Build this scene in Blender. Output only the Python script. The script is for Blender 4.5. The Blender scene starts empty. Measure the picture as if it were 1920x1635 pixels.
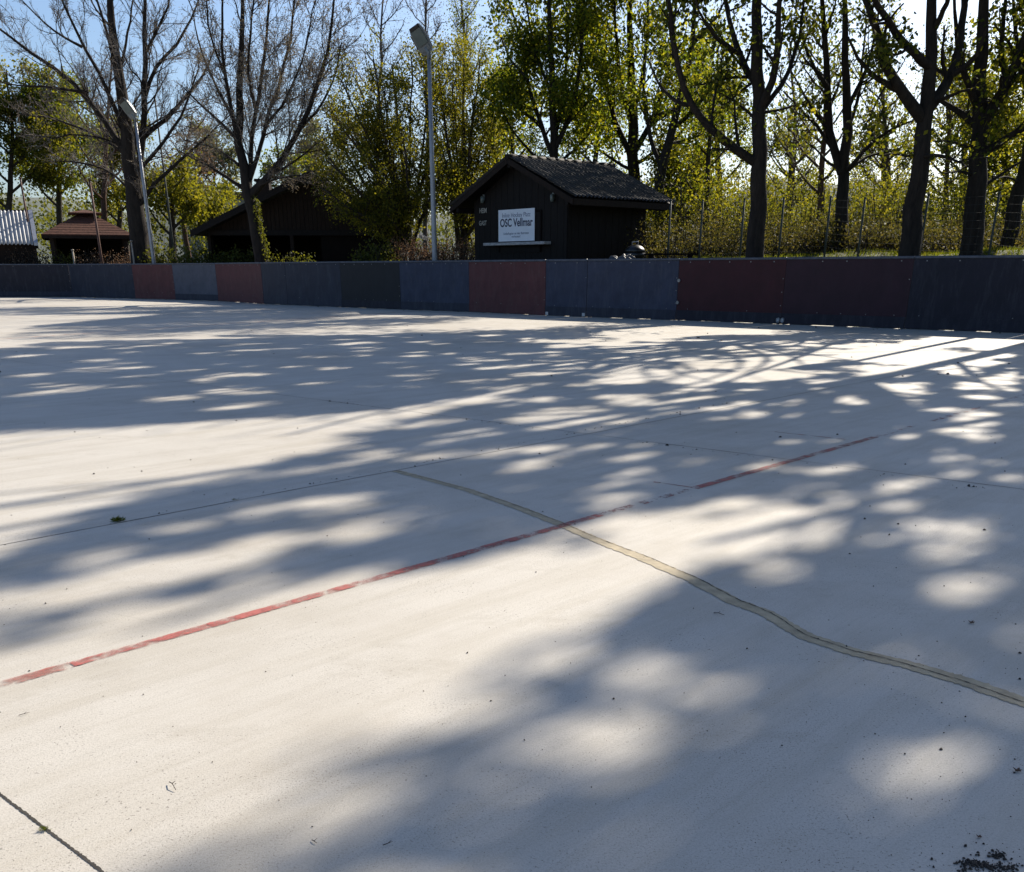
import bpy, bmesh, math, random
import numpy as np
from mathutils import Vector, Matrix

S = bpy.context.scene
# ------------------------------------------------------------------ camera
F, CX, CY, EYE = 1830.0, 960.0, 1280.0, 1.0          # focal length and principal point in photo pixels, eye height
PITCH = math.atan((CY - 507.0) / F)
cp, sp = math.cos(PITCH), math.sin(PITCH)
cd = bpy.data.cameras.new("camera"); cam = bpy.data.objects.new("camera", cd)
S.collection.objects.link(cam)
cam.location = (0, 0, EYE); cam.rotation_euler = (math.pi / 2 - PITCH, 0, 0)
cd.sensor_fit = 'HORIZONTAL'; cd.sensor_width = 36; cd.lens = 36 * F / 1920.0
cd.shift_y = (CY - 817.5) / 1920.0
cd.clip_start = 0.05; cd.clip_end = 6000
S.camera = cam
# ------------------------------------------------------------------ light
SUN_EL, SUN_AZ = math.radians(33.7), math.radians(36.9)
w = bpy.data.worlds.new("World"); S.world = w; w.use_nodes = True
nt = w.node_tree
sky = nt.nodes.new("ShaderNodeTexSky"); sky.sky_type = 'NISHITA'; sky.sun_disc = False
sky.sun_elevation = SUN_EL; sky.sun_rotation = SUN_AZ
sky.air_density = 1.0; sky.dust_density = 1.5; sky.ozone_density = 2.4
bg = nt.nodes["Background"]; bg.inputs[1].default_value = 0.073
tint = nt.nodes.new("ShaderNodeMix"); tint.data_type = 'RGBA'; tint.blend_type = 'MULTIPLY'; tint.inputs[0].default_value = 1.0
tint.inputs[7].default_value = (0.88, 0.97, 1.10, 1)
nt.links.new(sky.outputs[0], tint.inputs[6]); nt.links.new(tint.outputs[2], bg.inputs[0])
sd = bpy.data.lights.new("sun", 'SUN'); sd.energy = 5.0; sd.angle = math.radians(0.38); sd.color = (1.0, 0.915, 0.79)
so = bpy.data.objects.new("sun", sd); S.collection.objects.link(so)
SUN = Vector((math.sin(SUN_AZ) * math.cos(SUN_EL), math.cos(SUN_AZ) * math.cos(SUN_EL), math.sin(SUN_EL)))
so.rotation_euler = SUN.to_track_quat('Z', 'Y').to_euler(); so.location = (30, 40, 40)
S.view_settings.view_transform = 'Standard'; S.view_settings.look = 'None'
S.view_settings.exposure = 0.89; S.view_settings.gamma = 1.0
S.cycles.max_bounces = 6; S.cycles.diffuse_bounces = 3; S.cycles.transmission_bounces = 4
S.cycles.transparent_max_bounces = 8; S.cycles.caustics_reflective = False; S.cycles.caustics_refractive = False

# ------------------------------------------------------------------ helpers
rng = np.random.default_rng(7)
def ray(px, py):
    u = (px - CX) / F; v = (CY - py) / F
    return np.array([u, cp + v * sp, v * cp - sp])
def gnd(px, py, z=0.0):
    d = ray(px, py); t = (z - EYE) / d[2]
    return np.array([0, 0, EYE]) + d * t
def at(px, py, Y):
    d = ray(px, py)
    return np.array([0, 0, EYE]) + d * Y / d[1]
def proj(P):
    P = np.asarray(P, float); r = P[..., 0]; z = P[..., 2] - EYE
    f = P[..., 1] * cp - z * sp; u = P[..., 1] * sp + z * cp
    f = np.where(f < 0.05, 0.05, f)
    return CX + F * r / f, CY - F * u / f
def sstep(a, b, x):
    t = np.clip((x - a) / (b - a), 0, 1); return t * t * (3 - 2 * t)
def norm(v): return v / (np.linalg.norm(v, axis=-1, keepdims=True) + 1e-9)

def tag(o, label=None, cat=None, group=None, kind=None):
    if label: o["label"] = label
    if cat: o["category"] = cat
    if group: o["group"] = group
    if kind: o["kind"] = kind
    return o
def thing(name, loc, label, cat, group=None):
    o = bpy.data.objects.new(name, None); S.collection.objects.link(o); o.location = loc
    o.empty_display_size = 0.2
    return tag(o, label, cat, group)
def root_loc(o):
    v = Vector((0, 0, 0))
    while o is not None:
        v = v + o.location; o = o.parent
    return v
def link(name, me, mat, parent=None, loc=None):
    o = bpy.data.objects.new(name, me); S.collection.objects.link(o)
    if mat is not None: me.materials.append(mat)
    if parent is not None: o.parent = parent
    if loc is not None: o.location = loc
    return o
def mesh_np(name, V, Fc, mat, parent=None, smooth=False, base=None):
    """V (n,3) in world space, Fc (m,4) or (m,3) -> one mesh object; its origin is the parent's or base"""
    V = np.asarray(V, np.float64); Fc = np.asarray(Fc, np.int32)
    off = np.array(root_loc(parent)) if parent is not None else (np.array(base) if base is not None else np.zeros(3))
    me = bpy.data.meshes.new(name); k = Fc.shape[1]
    me.vertices.add(len(V)); me.vertices.foreach_set("co", (V - off).astype(np.float32).ravel())
    me.loops.add(Fc.size); me.loops.foreach_set("vertex_index", Fc.ravel())
    me.polygons.add(len(Fc)); me.polygons.foreach_set("loop_start", np.arange(0, Fc.size, k, dtype=np.int32))
    me.update(calc_edges=True)
    if smooth: me.polygons.foreach_set("use_smooth", np.ones(len(Fc), bool))
    return link(name, me, mat, parent, None if parent is not None or base is None else tuple(base))
class MB:
    """collects boxes, tubes and prisms in world space and links them as one mesh object"""
    def __init__(s): s.bm = bmesh.new()
    def box(s, c, size, ax=None, bevel=0.0):
        c = Vector(c); X, Y, Z = ax if ax else (Vector((1, 0, 0)), Vector((0, 1, 0)), Vector((0, 0, 1)))
        X, Y, Z = Vector(X), Vector(Y), Vector(Z); vs = []
        for k in (-1, 1):
            for j in (-1, 1):
                for i in (-1, 1):
                    vs.append(s.bm.verts.new(c + X * (i * size[0] / 2) + Y * (j * size[1] / 2) + Z * (k * size[2] / 2)))
        fs = [s.bm.faces.new([vs[i] for i in q]) for q in ((0, 2, 3, 1), (4, 5, 7, 6), (0, 1, 5, 4), (2, 6, 7, 3), (0, 4, 6, 2), (1, 3, 7, 5))]
        if bevel:
            es = list({e for f in fs for e in f.edges})
            bmesh.ops.bevel(s.bm, geom=es, offset=bevel, segments=1, affect='EDGES')
        return s
    def prism(s, poly, d):
        """closed polygon of points pushed along vector d"""
        a = [s.bm.verts.new(Vector(p)) for p in poly]; b = [s.bm.verts.new(Vector(p) + Vector(d)) for p in poly]
        n = len(poly); s.bm.faces.new(a); s.bm.faces.new(b[::-1])
        for i in range(n): s.bm.faces.new((a[i], b[i], b[(i + 1) % n], a[(i + 1) % n]))
        return s
    def tube(s, pts, rad, n=10, cap=True):
        pts = [Vector(p) for p in pts]
        if not hasattr(rad, '__len__'): rad = [rad] * len(pts)
        rings = []
        for i, p in enumerate(pts):
            t = (pts[min(i + 1, len(pts) - 1)] - pts[max(i - 1, 0)]).normalized()
            ref = Vector((1, 0, 0)) if abs(t.x) < 0.9 else Vector((0, 1, 0))
            a = t.cross(ref).normalized(); b = t.cross(a)
            rings.append([s.bm.verts.new(p + (a * math.cos(q) + b * math.sin(q)) * rad[i]) for q in [2 * math.pi * k / n for k in range(n)]])
        for r0, r1 in zip(rings, rings[1:]):
            for k in range(n):
                f = s.bm.faces.new((r0[k], r0[(k + 1) % n], r1[(k + 1) % n], r1[k])); f.smooth = True
        if cap: s.bm.faces.new(rings[0]); s.bm.faces.new(rings[-1][::-1])
        return s
    def build(s, name, mat, parent=None, base=None):
        bmesh.ops.recalc_face_normals(s.bm, faces=s.bm.faces)
        off = root_loc(parent) if parent is not None else (Vector(base) if base is not None else Vector((0, 0, 0)))
        bmesh.ops.translate(s.bm, verts=s.bm.verts, vec=-off)
        me = bpy.data.meshes.new(name); s.bm.to_mesh(me); s.bm.free()
        return link(name, me, mat, parent, None if parent is not None or base is None else tuple(base))
def copy_tree(o, parent=None):
    c = o.copy(); S.collection.objects.link(c); c.parent = parent
    for ch in [x for x in S.objects if x.parent == o]: copy_tree(ch, c)
    return c

# ------------------------------------------------------------------ materials
def nodes(name):
    m = bpy.data.materials.new(name); m.use_nodes = True; t = m.node_tree
    return m, t, t.nodes["Principled BSDF"]
def noise(t, scale, detail=4, rough=0.6, vec=None, dims='3D'):
    n = t.nodes.new("ShaderNodeTexNoise"); n.inputs["Scale"].default_value = scale
    n.inputs["Detail"].default_value = detail; n.inputs["Roughness"].default_value = rough
    if vec is not None: t.links.new(vec, n.inputs["Vector"])
    return n.outputs[0]
def ramp(t, src, stops):
    r = t.nodes.new("ShaderNodeValToRGB"); e = r.color_ramp.elements
    while len(e) < len(stops): e.new(0.5)
    for q, (p, c) in zip(e, stops):
        q.position = p; q.color = (*c, 1) if hasattr(c, '__len__') else (c, c, c, 1)
    t.links.new(src, r.inputs[0]); return r.outputs[0]
def mixc(t, fac, a, b, mode='MIX'):
    m = t.nodes.new("ShaderNodeMix"); m.data_type = 'RGBA'; m.blend_type = mode
    for sock, v in ((m.inputs[0], fac), (m.inputs[6], a), (m.inputs[7], b)):
        if isinstance(v, (int, float)): sock.default_value = v
        elif isinstance(v, tuple): sock.default_value = (*v, 1)
        else: t.links.new(v, sock)
    return m.outputs[2]
def coord(t, scale=(1, 1, 1), kind="Object"):
    c = t.nodes.new("ShaderNodeTexCoord"); mp = t.nodes.new("ShaderNodeMapping"); mp.inputs["Scale"].default_value = scale
    t.links.new(c.outputs[kind], mp.inputs[0]); return mp.outputs[0]
def bump(t, src, strength, dist, b):
    n = t.nodes.new("ShaderNodeBump"); n.inputs["Strength"].default_value = strength; n.inputs["Distance"].default_value = dist
    t.links.new(src, n.inputs["Height"]); t.links.new(n.outputs[0], b.inputs["Normal"])
def simple(name, col, rough=0.7, var=0.25, scale=6, metal=0.0, stretch=(1, 1, 1), spec=0.5, bmp=0.0):
    m, t, b = nodes(name); v = coord(t, stretch)
    n = noise(t, scale, 5, 0.65, v)
    lo = tuple(c * (1 - var) for c in col); hi = tuple(min(1, c * (1 + var)) for c in col)
    t.links.new(ramp(t, n, [(0.3, lo), (0.7, hi)]), b.inputs["Base Color"])
    b.inputs["Roughness"].default_value = rough; b.inputs["Metallic"].default_value = metal
    b.inputs["Specular IOR Level"].default_value = spec
    if bmp: bump(t, n, bmp, 0.02, b)
    return m
def leafmat(name, cols, trans=0.45, tcol=None):
    m, t, b = nodes(name)
    g = t.nodes.new("ShaderNodeNewGeometry")
    c = ramp(t, g.outputs["Random Per Island"], [(i / max(1, len(cols) - 1), q) for i, q in enumerate(cols)])
    t.links.new(c, b.inputs["Base Color"]); b.inputs["Roughness"].default_value = 0.65
    b.inputs["Specular IOR Level"].default_value = 0.12
    tr = t.nodes.new("ShaderNodeBsdfTranslucent")
    tc = mixc(t, 1.0, c, tcol or (3.0, 2.6, 0.9), 'MULTIPLY'); t.links.new(tc, tr.inputs[0])
    mx = t.nodes.new("ShaderNodeMixShader"); mx.inputs[0].default_value = trans
    t.links.new(b.outputs[0], mx.inputs[1]); t.links.new(tr.outputs[0], mx.inputs[2])
    t.links.new(mx.outputs[0], t.nodes["Material Output"].inputs[0]); return m
M = {}
def turned(t, ang, scale):
    c = t.nodes.new("ShaderNodeTexCoord"); r = t.nodes.new("ShaderNodeMapping"); r.inputs["Rotation"].default_value = (0, 0, ang); t.links.new(c.outputs["Object"], r.inputs[0])
    mp = t.nodes.new("ShaderNodeMapping"); mp.inputs["Scale"].default_value = scale; t.links.new(r.outputs[0], mp.inputs[0]); return mp.outputs[0]
def times(t, a, b):
    n = t.nodes.new("ShaderNodeMath"); n.operation = 'MULTIPLY'; t.links.new(a, n.inputs[0]); t.links.new(b, n.inputs[1]); return n.outputs[0]
def concrete():
    m, t, b = nodes("concrete"); v = coord(t); A = -math.radians(48)
    big = noise(t, 0.55, 6, 0.62, v); mid = noise(t, 3.2, 7, 0.7, v); fine = noise(t, 190, 3, 0.75, v); grit = noise(t, 420, 2, 0.6, v)
    c = ramp(t, big, [(0.30, (0.375, 0.335, 0.275)), (0.50, (0.465, 0.432, 0.375)), (0.70, (0.52, 0.49, 0.435))])
    c = mixc(t, ramp(t, mid, [(0.38, 0.0), (0.62, 0.45)]), c, (0.53, 0.50, 0.445))
    band = noise(t, 1.0, 6, 0.7, turned(t, A, (0.45, 5.5, 1)))                                    # trowel bands along the slab
    c = mixc(t, ramp(t, band, [(0.47, 0.0), (0.68, 0.6)]), c, (0.375, 0.335, 0.265))
    drag = noise(t, 1.0, 5, 0.75, turned(t, A, (1.6, 38, 1)))
    c = mixc(t, ramp(t, drag, [(0.52, 0.0), (0.72, 0.35)]), c, (0.36, 0.33, 0.28))
    stain = noise(t, 1.7, 8, 0.8, coord(t, (1.0, 1.6, 1)))
    c = mixc(t, ramp(t, stain, [(0.54, 0.0), (0.68, 0.5)]), c, (0.33, 0.295, 0.235))
    # dark grain gathered in bands, scattered pits
    zone = ramp(t, noise(t, 1.0, 6, 0.75, turned(t, A, (0.8, 3.6, 1))), [(0.42, 0.12), (0.62, 1.0)])
    pit = ramp(t, noise(t, 130, 2, 0.55, v), [(0.32, 1.0), (0.38, 0.0)])
    speck = ramp(t, noise(t, 260, 2, 0.6, v), [(0.33, 0.85), (0.42, 0.0)])
    c = mixc(t, ramp(t, fine, [(0.34, 0.42), (0.54, 0.0)]), c, (0.29, 0.262, 0.22))
    c = mixc(t, ramp(t, grit, [(0.55, 0.0), (0.72, 0.55)]), c, (0.63, 0.605, 0.555))
    c = mixc(t, times(t, speck, zone), c, (0.16, 0.14, 0.115))
    c = mixc(t, times(t, pit, ramp(t, noise(t, 2.1, 5, 0.75, v), [(0.46, 0.05), (0.64, 0.9)])), c, (0.12, 0.105, 0.09))
    # thin skate scratches
    scr = ramp(t, noise(t, 1.0, 2, 0.5, turned(t, 0.5, (0.7, 75, 1))), [(0.71, 0.0), (0.73, 0.45)])
    c = mixc(t, times(t, scr, ramp(t, noise(t, 0.9, 3, 0.6, v), [(0.52, 0.0), (0.6, 1.0)])), c, (0.25, 0.23, 0.20))
    t.links.new(c, b.inputs["Base Color"]); b.inputs["Roughness"].default_value = 0.72; b.inputs["Specular IOR Level"].default_value = 0.35
    bump(t, mixc(t, 0.35, fine, mid), 0.25, 0.005, b); return m
M['concrete'] = concrete()
def worn(name, col, lo, hi, scale=9, stretch=(1, 1, 1)):
    m, t, b = nodes(name); v = coord(t, stretch)
    n = noise(t, scale, 7, 0.75, v); t.links.new(ramp(t, noise(t, 30, 4, 0.6, v), [(0.3, tuple(c * 0.75 for c in col)), (0.7, col)]), b.inputs["Base Color"])
    b.inputs["Roughness"].default_value = 0.75
    tr = t.nodes.new("ShaderNodeBsdfTransparent"); mx = t.nodes.new("ShaderNodeMixShader")
    t.links.new(ramp(t, n, [(lo, 0.0), (hi, 1.0)]), mx.inputs[0]); t.links.new(tr.outputs[0], mx.inputs[1]); t.links.new(b.outputs[0], mx.inputs[2])
    t.links.new(mx.outputs[0], t.nodes["Material Output"].inputs[0]); return m
M['red_line'] = worn("red_line", (0.40, 0.105, 0.085), 0.37, 0.60, 9)
M['faint_red'] = worn("faint_red", (0.36, 0.12, 0.09), 0.38, 0.62, 8)
M['trace_red'] = worn("trace_red", (0.36, 0.12, 0.10), 0.50, 0.62, 9)
M['repair'] = simple("repair", (0.345, 0.285, 0.185), 0.8, 0.3, 14)
M['joint'] = simple("joint", (0.035, 0.03, 0.024), 0.9, 0.5, 60)
M['debris'] = simple("debris", (0.045, 0.032, 0.022), 0.85, 0.5, 30)
M['dryleaf'] = simple("dryleaf", (0.14, 0.07, 0.04), 0.7, 0.4, 40)
M['moss'] = simple("moss", (0.10, 0.12, 0.03), 0.9, 0.4, 80)
def soil():
    m, t, b = nodes("meadow"); v = coord(t)
    n = noise(t, 0.9, 8, 0.7, v); n2 = noise(t, 12, 4, 0.7, v)
    c = ramp(t, n, [(0.3, (0.045, 0.038, 0.02)), (0.5, (0.05, 0.065, 0.018)), (0.7, (0.075, 0.09, 0.022))])
    c = mixc(t, ramp(t, n2, [(0.35, 0.5), (0.65, 0.0)]), c, (0.05, 0.042, 0.022))
    t.links.new(c, b.inputs["Base Color"]); b.inputs["Roughness"].default_value = 0.95; bump(t, n2, 0.6, 0.06, b); return m
M['meadow'] = soil()
M['hills'] = simple("hills", (0.11, 0.125, 0.10), 1.0, 0.3, 0.03)
def boardmat(name, col, stain=0.35, tone=(0.12, 0.125, 0.14)):
    m, t, b = nodes(name); v = coord(t, (1.6, 1.6, 0.35)); v1 = coord(t)
    c0 = ramp(t, noise(t, 2.6, 6, 0.7, v1), [(0.3, tuple(q * 0.72 for q in col)), (0.7, tuple(q * 1.2 for q in col))])
    drip = ramp(t, noise(t, 5, 6, 0.75, v), [(0.5, 0.0), (0.78, stain)])
    c = mixc(t, drip, c0, tone)
    scr = ramp(t, noise(t, 40, 3, 0.8, v1), [(0.66, 0.0), (0.76, 0.5)])
    c = mixc(t, scr, c, tuple(min(1, q * 1.5 + 0.02) for q in col))
    t.links.new(c, b.inputs["Base Color"]); b.inputs["Roughness"].default_value = 0.62; b.inputs["Specular IOR Level"].default_value = 0.3; return m
M['navy'] = boardmat("navy_board", (0.025, 0.028, 0.044)); M['navydark'] = boardmat("dark_navy_board", (0.0145, 0.0135, 0.023), 0.25)
M['blue'] = boardmat("blue_board", (0.037, 0.044, 0.074), 0.4); M['greyblue'] = boardmat("grey_blue_board", (0.078, 0.084, 0.110), 0.5)
M['black'] = boardmat("black_board", (0.014, 0.0145, 0.017), 0.12, (0.06, 0.06, 0.065)); M['brick'] = boardmat("red_brown_board", (0.098, 0.031, 0.032), 0.35, (0.15, 0.11, 0.10))
M['maroon'] = boardmat("maroon_board", (0.044, 0.0085, 0.0125), 0.2, (0.045, 0.03, 0.034)); M['plum'] = boardmat("plum_board", (0.031, 0.0105, 0.018), 0.2, (0.045, 0.036, 0.042))
M['rail'] = simple("rail_metal", (0.075, 0.083, 0.105), 0.55, 0.35, 9, 0.2)
M['zinc'] = simple("zinc", (0.42, 0.43, 0.45), 0.45, 0.2, 12, 0.5)
M['screw'] = simple("screw", (0.26, 0.25, 0.24), 0.5, 0.2, 12, 0.2)
M['pole'] = simple("galvanised_pole", (0.30, 0.31, 0.33), 0.48, 0.18, 7, 0.55, (1, 1, 0.3))
M['lamphead'] = simple("lamp_housing", (0.17, 0.185, 0.19), 0.5, 0.12, 5, 0.2)
M['lampglass'] = simple("lamp_glass", (0.13, 0.155, 0.14), 0.25, 0.15, 6)
M['wood'] = simple("dark_stained_wood", (0.010, 0.0072, 0.0058), 0.75, 0.4, 5, 0, (6, 6, 0.5), 0.25, 0.3)
M['barnwood'] = simple("brown_stained_wood", (0.021, 0.0135, 0.0095), 0.8, 0.4, 5, 0, (6, 6, 0.5), 0.2, 0.3)
M['voidwood'] = simple("inner_wood", (0.012, 0.009, 0.008), 0.9, 0.3, 5, 0, (6, 6, 0.5), 0.1)
M['greywood'] = simple("weathered_grey_wood", (0.42, 0.405, 0.39), 0.8, 0.45, 4, 0, (2, 2, 12), 0.3)
def tilemat():
    m, t, b = nodes("mossy_roof_tile"); v = coord(t)
    n = noise(t, 3.0, 7, 0.75, v); n2 = noise(t, 22, 4, 0.7, v)
    c = ramp(t, n, [(0.3, (0.022, 0.020, 0.021)), (0.55, (0.050, 0.044, 0.040)), (0.72, (0.055, 0.050, 0.033))])
    c = mixc(t, ramp(t, n2, [(0.45, 0.0), (0.7, 0.55)]), c, (0.065, 0.062, 0.048))
    t.links.new(c, b.inputs["Base Color"]); b.inputs["Roughness"].default_value = 0.8; return m
M['tile'] = tilemat()
M['signwhite'] = simple("sign_face", (0.82, 0.84, 0.87), 0.5, 0.05, 3)
M['ink'] = simple("dark_lettering", (0.02, 0.025, 0.06), 0.6, 0.1, 3); M['inkgrey'] = simple("grey_lettering", (0.13, 0.15, 0.22), 0.6, 0.1, 3)
M['paintwhite'] = simple("white_lettering", (0.40, 0.37, 0.31), 0.6, 0.3, 30)
M['shingle'] = simple("brown_shingle", (0.085, 0.037, 0.024), 0.85, 0.4, 9, 0, (1, 1, 1), 0.2, 0.5)
M['palewood'] = simple("pale_fascia", (0.17, 0.125, 0.09), 0.8, 0.25, 6)
def corrug():
    m, t, b = nodes("corrugated_sheet"); v = coord(t, (1, 1, 0.4))
    c = ramp(t, noise(t, 3, 7, 0.75, v), [(0.3, (0.34, 0.34, 0.335)), (0.5, (0.48, 0.475, 0.465)), (0.7, (0.58, 0.57, 0.55))])
    c = mixc(t, ramp(t, noise(t, 9, 6, 0.8, v), [(0.56, 0.0), (0.72, 0.75)]), c, (0.09, 0.08, 0.075))
    t.links.new(c, b.inputs["Base Color"]); b.inputs["Roughness"].default_value = 0.6; return m
M['corrug'] = corrug()
M['roofgrey'] = simple("roof_felt", (0.035, 0.036, 0.04), 0.85, 0.3, 7)
M['rust'] = simple("rusty_steel", (0.11, 0.055, 0.04), 0.8, 0.35, 14)
M['greenpost'] = simple("grey_green_post", (0.05, 0.06, 0.05), 0.7, 0.25, 14)
M['wire'] = simple("fence_wire", (0.05, 0.055, 0.05), 0.7, 0.2, 9, 0.1)
M['whitepost'] = simple("pale_post", (0.34, 0.29, 0.23), 0.8, 0.25, 9)
M['tarp'] = simple("grey_tarp", (0.05, 0.052, 0.058), 0.6, 0.35, 10)
M['enamel'] = simple("black_enamel", (0.012, 0.012, 0.013), 0.35, 0.2, 5)
M['cream'] = simple("cream_render", (0.36, 0.31, 0.25), 0.85, 0.15, 3)
def barkmat(name, lo, hi):
    m, t, b = nodes(name); v = coord(t, (1, 1, 0.25))
    n = noise(t, 9, 8, 0.75, v)
    t.links.new(ramp(t, n, [(0.32, lo), (0.68, hi)]), b.inputs["Base Color"]); b.inputs["Roughness"].default_value = 0.9
    b.inputs["Specular IOR Level"].default_value = 0.2; bump(t, n, 0.9, 0.05, b); return m
M['bark'] = barkmat("bark", (0.022, 0.017, 0.013), (0.085, 0.068, 0.052))
M['barkdark'] = barkmat("dark_bark", (0.012, 0.010, 0.009), (0.048, 0.038, 0.030))
M['barkred'] = barkmat("reddish_bark", (0.05, 0.027, 0.018), (0.13, 0.075, 0.05))
M['twig'] = barkmat("twig_bark", (0.05, 0.04, 0.032), (0.16, 0.125, 0.10))
M['twigpale'] = barkmat("pale_twig_bark", (0.11, 0.095, 0.085), (0.30, 0.26, 0.23))
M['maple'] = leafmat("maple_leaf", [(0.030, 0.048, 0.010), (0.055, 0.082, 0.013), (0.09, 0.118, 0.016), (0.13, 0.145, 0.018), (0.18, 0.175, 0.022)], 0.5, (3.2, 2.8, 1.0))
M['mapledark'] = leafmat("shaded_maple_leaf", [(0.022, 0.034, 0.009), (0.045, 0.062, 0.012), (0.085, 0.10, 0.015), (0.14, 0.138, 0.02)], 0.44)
M['fresh'] = leafmat("fresh_leaf", [(0.05, 0.075, 0.012), (0.08, 0.11, 0.014), (0.11, 0.13, 0.016), (0.15, 0.15, 0.02)], 0.42)
M['yellow'] = leafmat("yellow_green_leaf", [(0.05, 0.06, 0.012), (0.085, 0.095, 0.014), (0.13, 0.13, 0.018), (0.17, 0.155, 0.022)], 0.45, (2.5, 2.3, 0.9))
M['olive'] = leafmat("olive_spring_leaf", [(0.045, 0.052, 0.012), (0.075, 0.084, 0.014), (0.11, 0.112, 0.018), (0.15, 0.138, 0.022)], 0.46, (2.8, 2.5, 0.9))
M['deep'] = leafmat("deep_green_leaf", [(0.035, 0.045, 0.014), (0.06, 0.072, 0.018), (0.09, 0.098, 0.024)], 0.36)
M['bud'] = leafmat("brown_bud", [(0.095, 0.082, 0.07), (0.15, 0.135, 0.11), (0.20, 0.18, 0.13)], 0.35, (1.6, 1.4, 1.0))
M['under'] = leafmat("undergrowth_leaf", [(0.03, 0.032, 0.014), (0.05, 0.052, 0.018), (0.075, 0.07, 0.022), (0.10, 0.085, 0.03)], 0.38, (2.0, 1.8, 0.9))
M['dead'] = leafmat("dry_hedge_leaf", [(0.09, 0.06, 0.04), (0.15, 0.10, 0.07), (0.20, 0.15, 0.10)], 0.3, (1.6, 1.3, 1.0))
M['pale'] = leafmat("pale_far_leaf", [(0.09, 0.10, 0.05), (0.13, 0.14, 0.07), (0.17, 0.16, 0.08)], 0.4, (1.8, 1.7, 1.0))
M['grass'] = leafmat("grass_blade", [(0.035, 0.055, 0.010), (0.06, 0.08, 0.014), (0.09, 0.095, 0.02)], 0.4)

# ------------------------------------------------------------------ ground
seam_px = [(-150, 557), (0, 557), (137, 557), (255, 560), (330, 562), (410, 564.5), (495, 570), (540, 572), (642, 576), (752, 580.5), (880, 585),
           (1022, 591.5), (1099, 594.5), (1267, 600.5), (1463, 608), (1695, 617), (1930, 625.4)]
SEAM = [gnd(*q)[:2] for q in seam_px]
d_ = (SEAM[-1] - SEAM[-2]); d_ /= np.linalg.norm(d_)
SEAM += [SEAM[-1] + d_ * 2.4, SEAM[-1] + d_ * 4.8]
_sx = np.array([s[0] for s in SEAM]); _sy = np.array([s[1] for s in SEAM])
def yline(x):
    x = np.asarray(x, float)
    y = np.interp(x, _sx, _sy)
    y = np.where(x > _sx[-1], _sy[-1] + (x - _sx[-1]) * d_[1] / d_[0], y)
    return y
def terr(x, y):
    x = np.asarray(x, float); y = np.asarray(y, float)
    d = (y - yline(x)) * 0.74
    rt = sstep(0.07, 0.19, x / np.maximum(np.abs(y), 1.0))
    h = sstep(0.5, 5.5, d) * (0.62 + 0.72 * rt) + sstep(5, 14, d) * 0.22 * rt
    h = h + sstep(1.5, 5, d) * 0.05 * (np.sin(x * 1.7 + y * 0.9) + np.sin(x * 0.6 - y * 1.3))
    return np.where(d < 0.3, -0.06, h - 0.06 * (1 - sstep(0.3, 0.6, d)))
def tz(x, y): return float(terr(x, y))
g1 = np.concatenate([np.linspace(-1200, -70, 14), np.linspace(-60, 60, 161), np.linspace(70, 1200, 14)])
g2 = np.concatenate([np.linspace(-1200, -30, 10), np.linspace(-20, 90, 151), np.linspace(100, 1400, 16)])
gx, gy = np.meshgrid(g1, g2); V = np.stack([gx, gy, terr(gx, gy)], -1).reshape(-1, 3)
nx = len(g1); i = np.arange(len(g2) - 1)[:, None] * nx + np.arange(nx - 1)[None]
i = i.ravel(); FQ = np.stack([i, i + 1, i + nx + 1, i + nx], 1)
tag(mesh_np("ground", V, FQ, M['meadow'], smooth=True), kind="structure")
# hills on the horizon
hv, hf = [], []
ang = np.radians(np.linspace(-62, 62, 200)); hh = 1150 * (0.058 + 0.014 * np.sin(ang * 9) + 0.010 * np.sin(ang * 23 + 1) + 0.005 * np.sin(ang * 61))
for a, h in zip(ang, hh):
    for r, z in ((900, -3), (1000, h * 0.55), (1080, h * 0.88), (1150, h), (1300, h * 0.9)): hv.append((r * math.sin(a), r * math.cos(a), z))
for k in range(199):
    for j in range(4): q = k * 5 + j; hf.append((q, q + 5, q + 6, q + 1))
tag(mesh_np("hills", hv, hf, M['hills'], smooth=True), kind="structure")
# rink slab: one sheet of concrete inside the boards
edge = [(s[0] + 0.10, s[1] + 0.12) for s in SEAM]
poly = [(-34, -9), (26, -9)] + [(edge[-1][0] + 6, edge[-1][1] - 5.8)] + edge[::-1] + [(-34, edge[0][1] - 2)]
bm = bmesh.new(); vs = [bm.verts.new((x, y, 0)) for x, y in poly]; f = bm.faces.new(vs)
if f.normal.z < 0: f.normal_flip()
bmesh.ops.triangulate(bm, faces=[f]); me = bpy.data.meshes.new("rink_floor"); bm.to_mesh(me); bm.free()
tag(link("rink_floor", me, M['concrete']), kind="structure")

def ribbon(name, px, w0, w1, mat, z, kind="structure", jit=0.0, wander=0.0, seg=2, world=False):
    pts = [np.array(q[:2]) if world else gnd(*q)[:2] for q in px]
    pl = []
    for a, b in zip(pts, pts[1:]):
        for k in range(seg): pl.append(a + (b - a) * k / seg)
    pl.append(pts[-1]); pl = np.array(pl); n = len(pl)
    t = norm(np.gradient(pl, axis=0)); nn = np.stack([-t[:, 1], t[:, 0]], 1)
    if wander:
        ws = np.cumsum(rng.normal(0, wander, n)); ws -= np.linspace(ws[0], ws[-1], n); pl = pl + nn * ws[:, None]
    ww = np.linspace(w0, w1, n) / 2
    a = pl + nn * (ww + rng.normal(0, 1, n) * jit)[:, None]; b = pl - nn * (ww + rng.normal(0, 1, n) * jit)[:, None]
    V = np.concatenate([np.c_[a, np.full(n, z)], np.c_[b, np.full(n, z)]]); i = np.arange(n - 1)
    return tag(mesh_np(name, V, np.stack([i + n, i + n + 1, i + 1, i], 1), mat), kind=kind)
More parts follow.
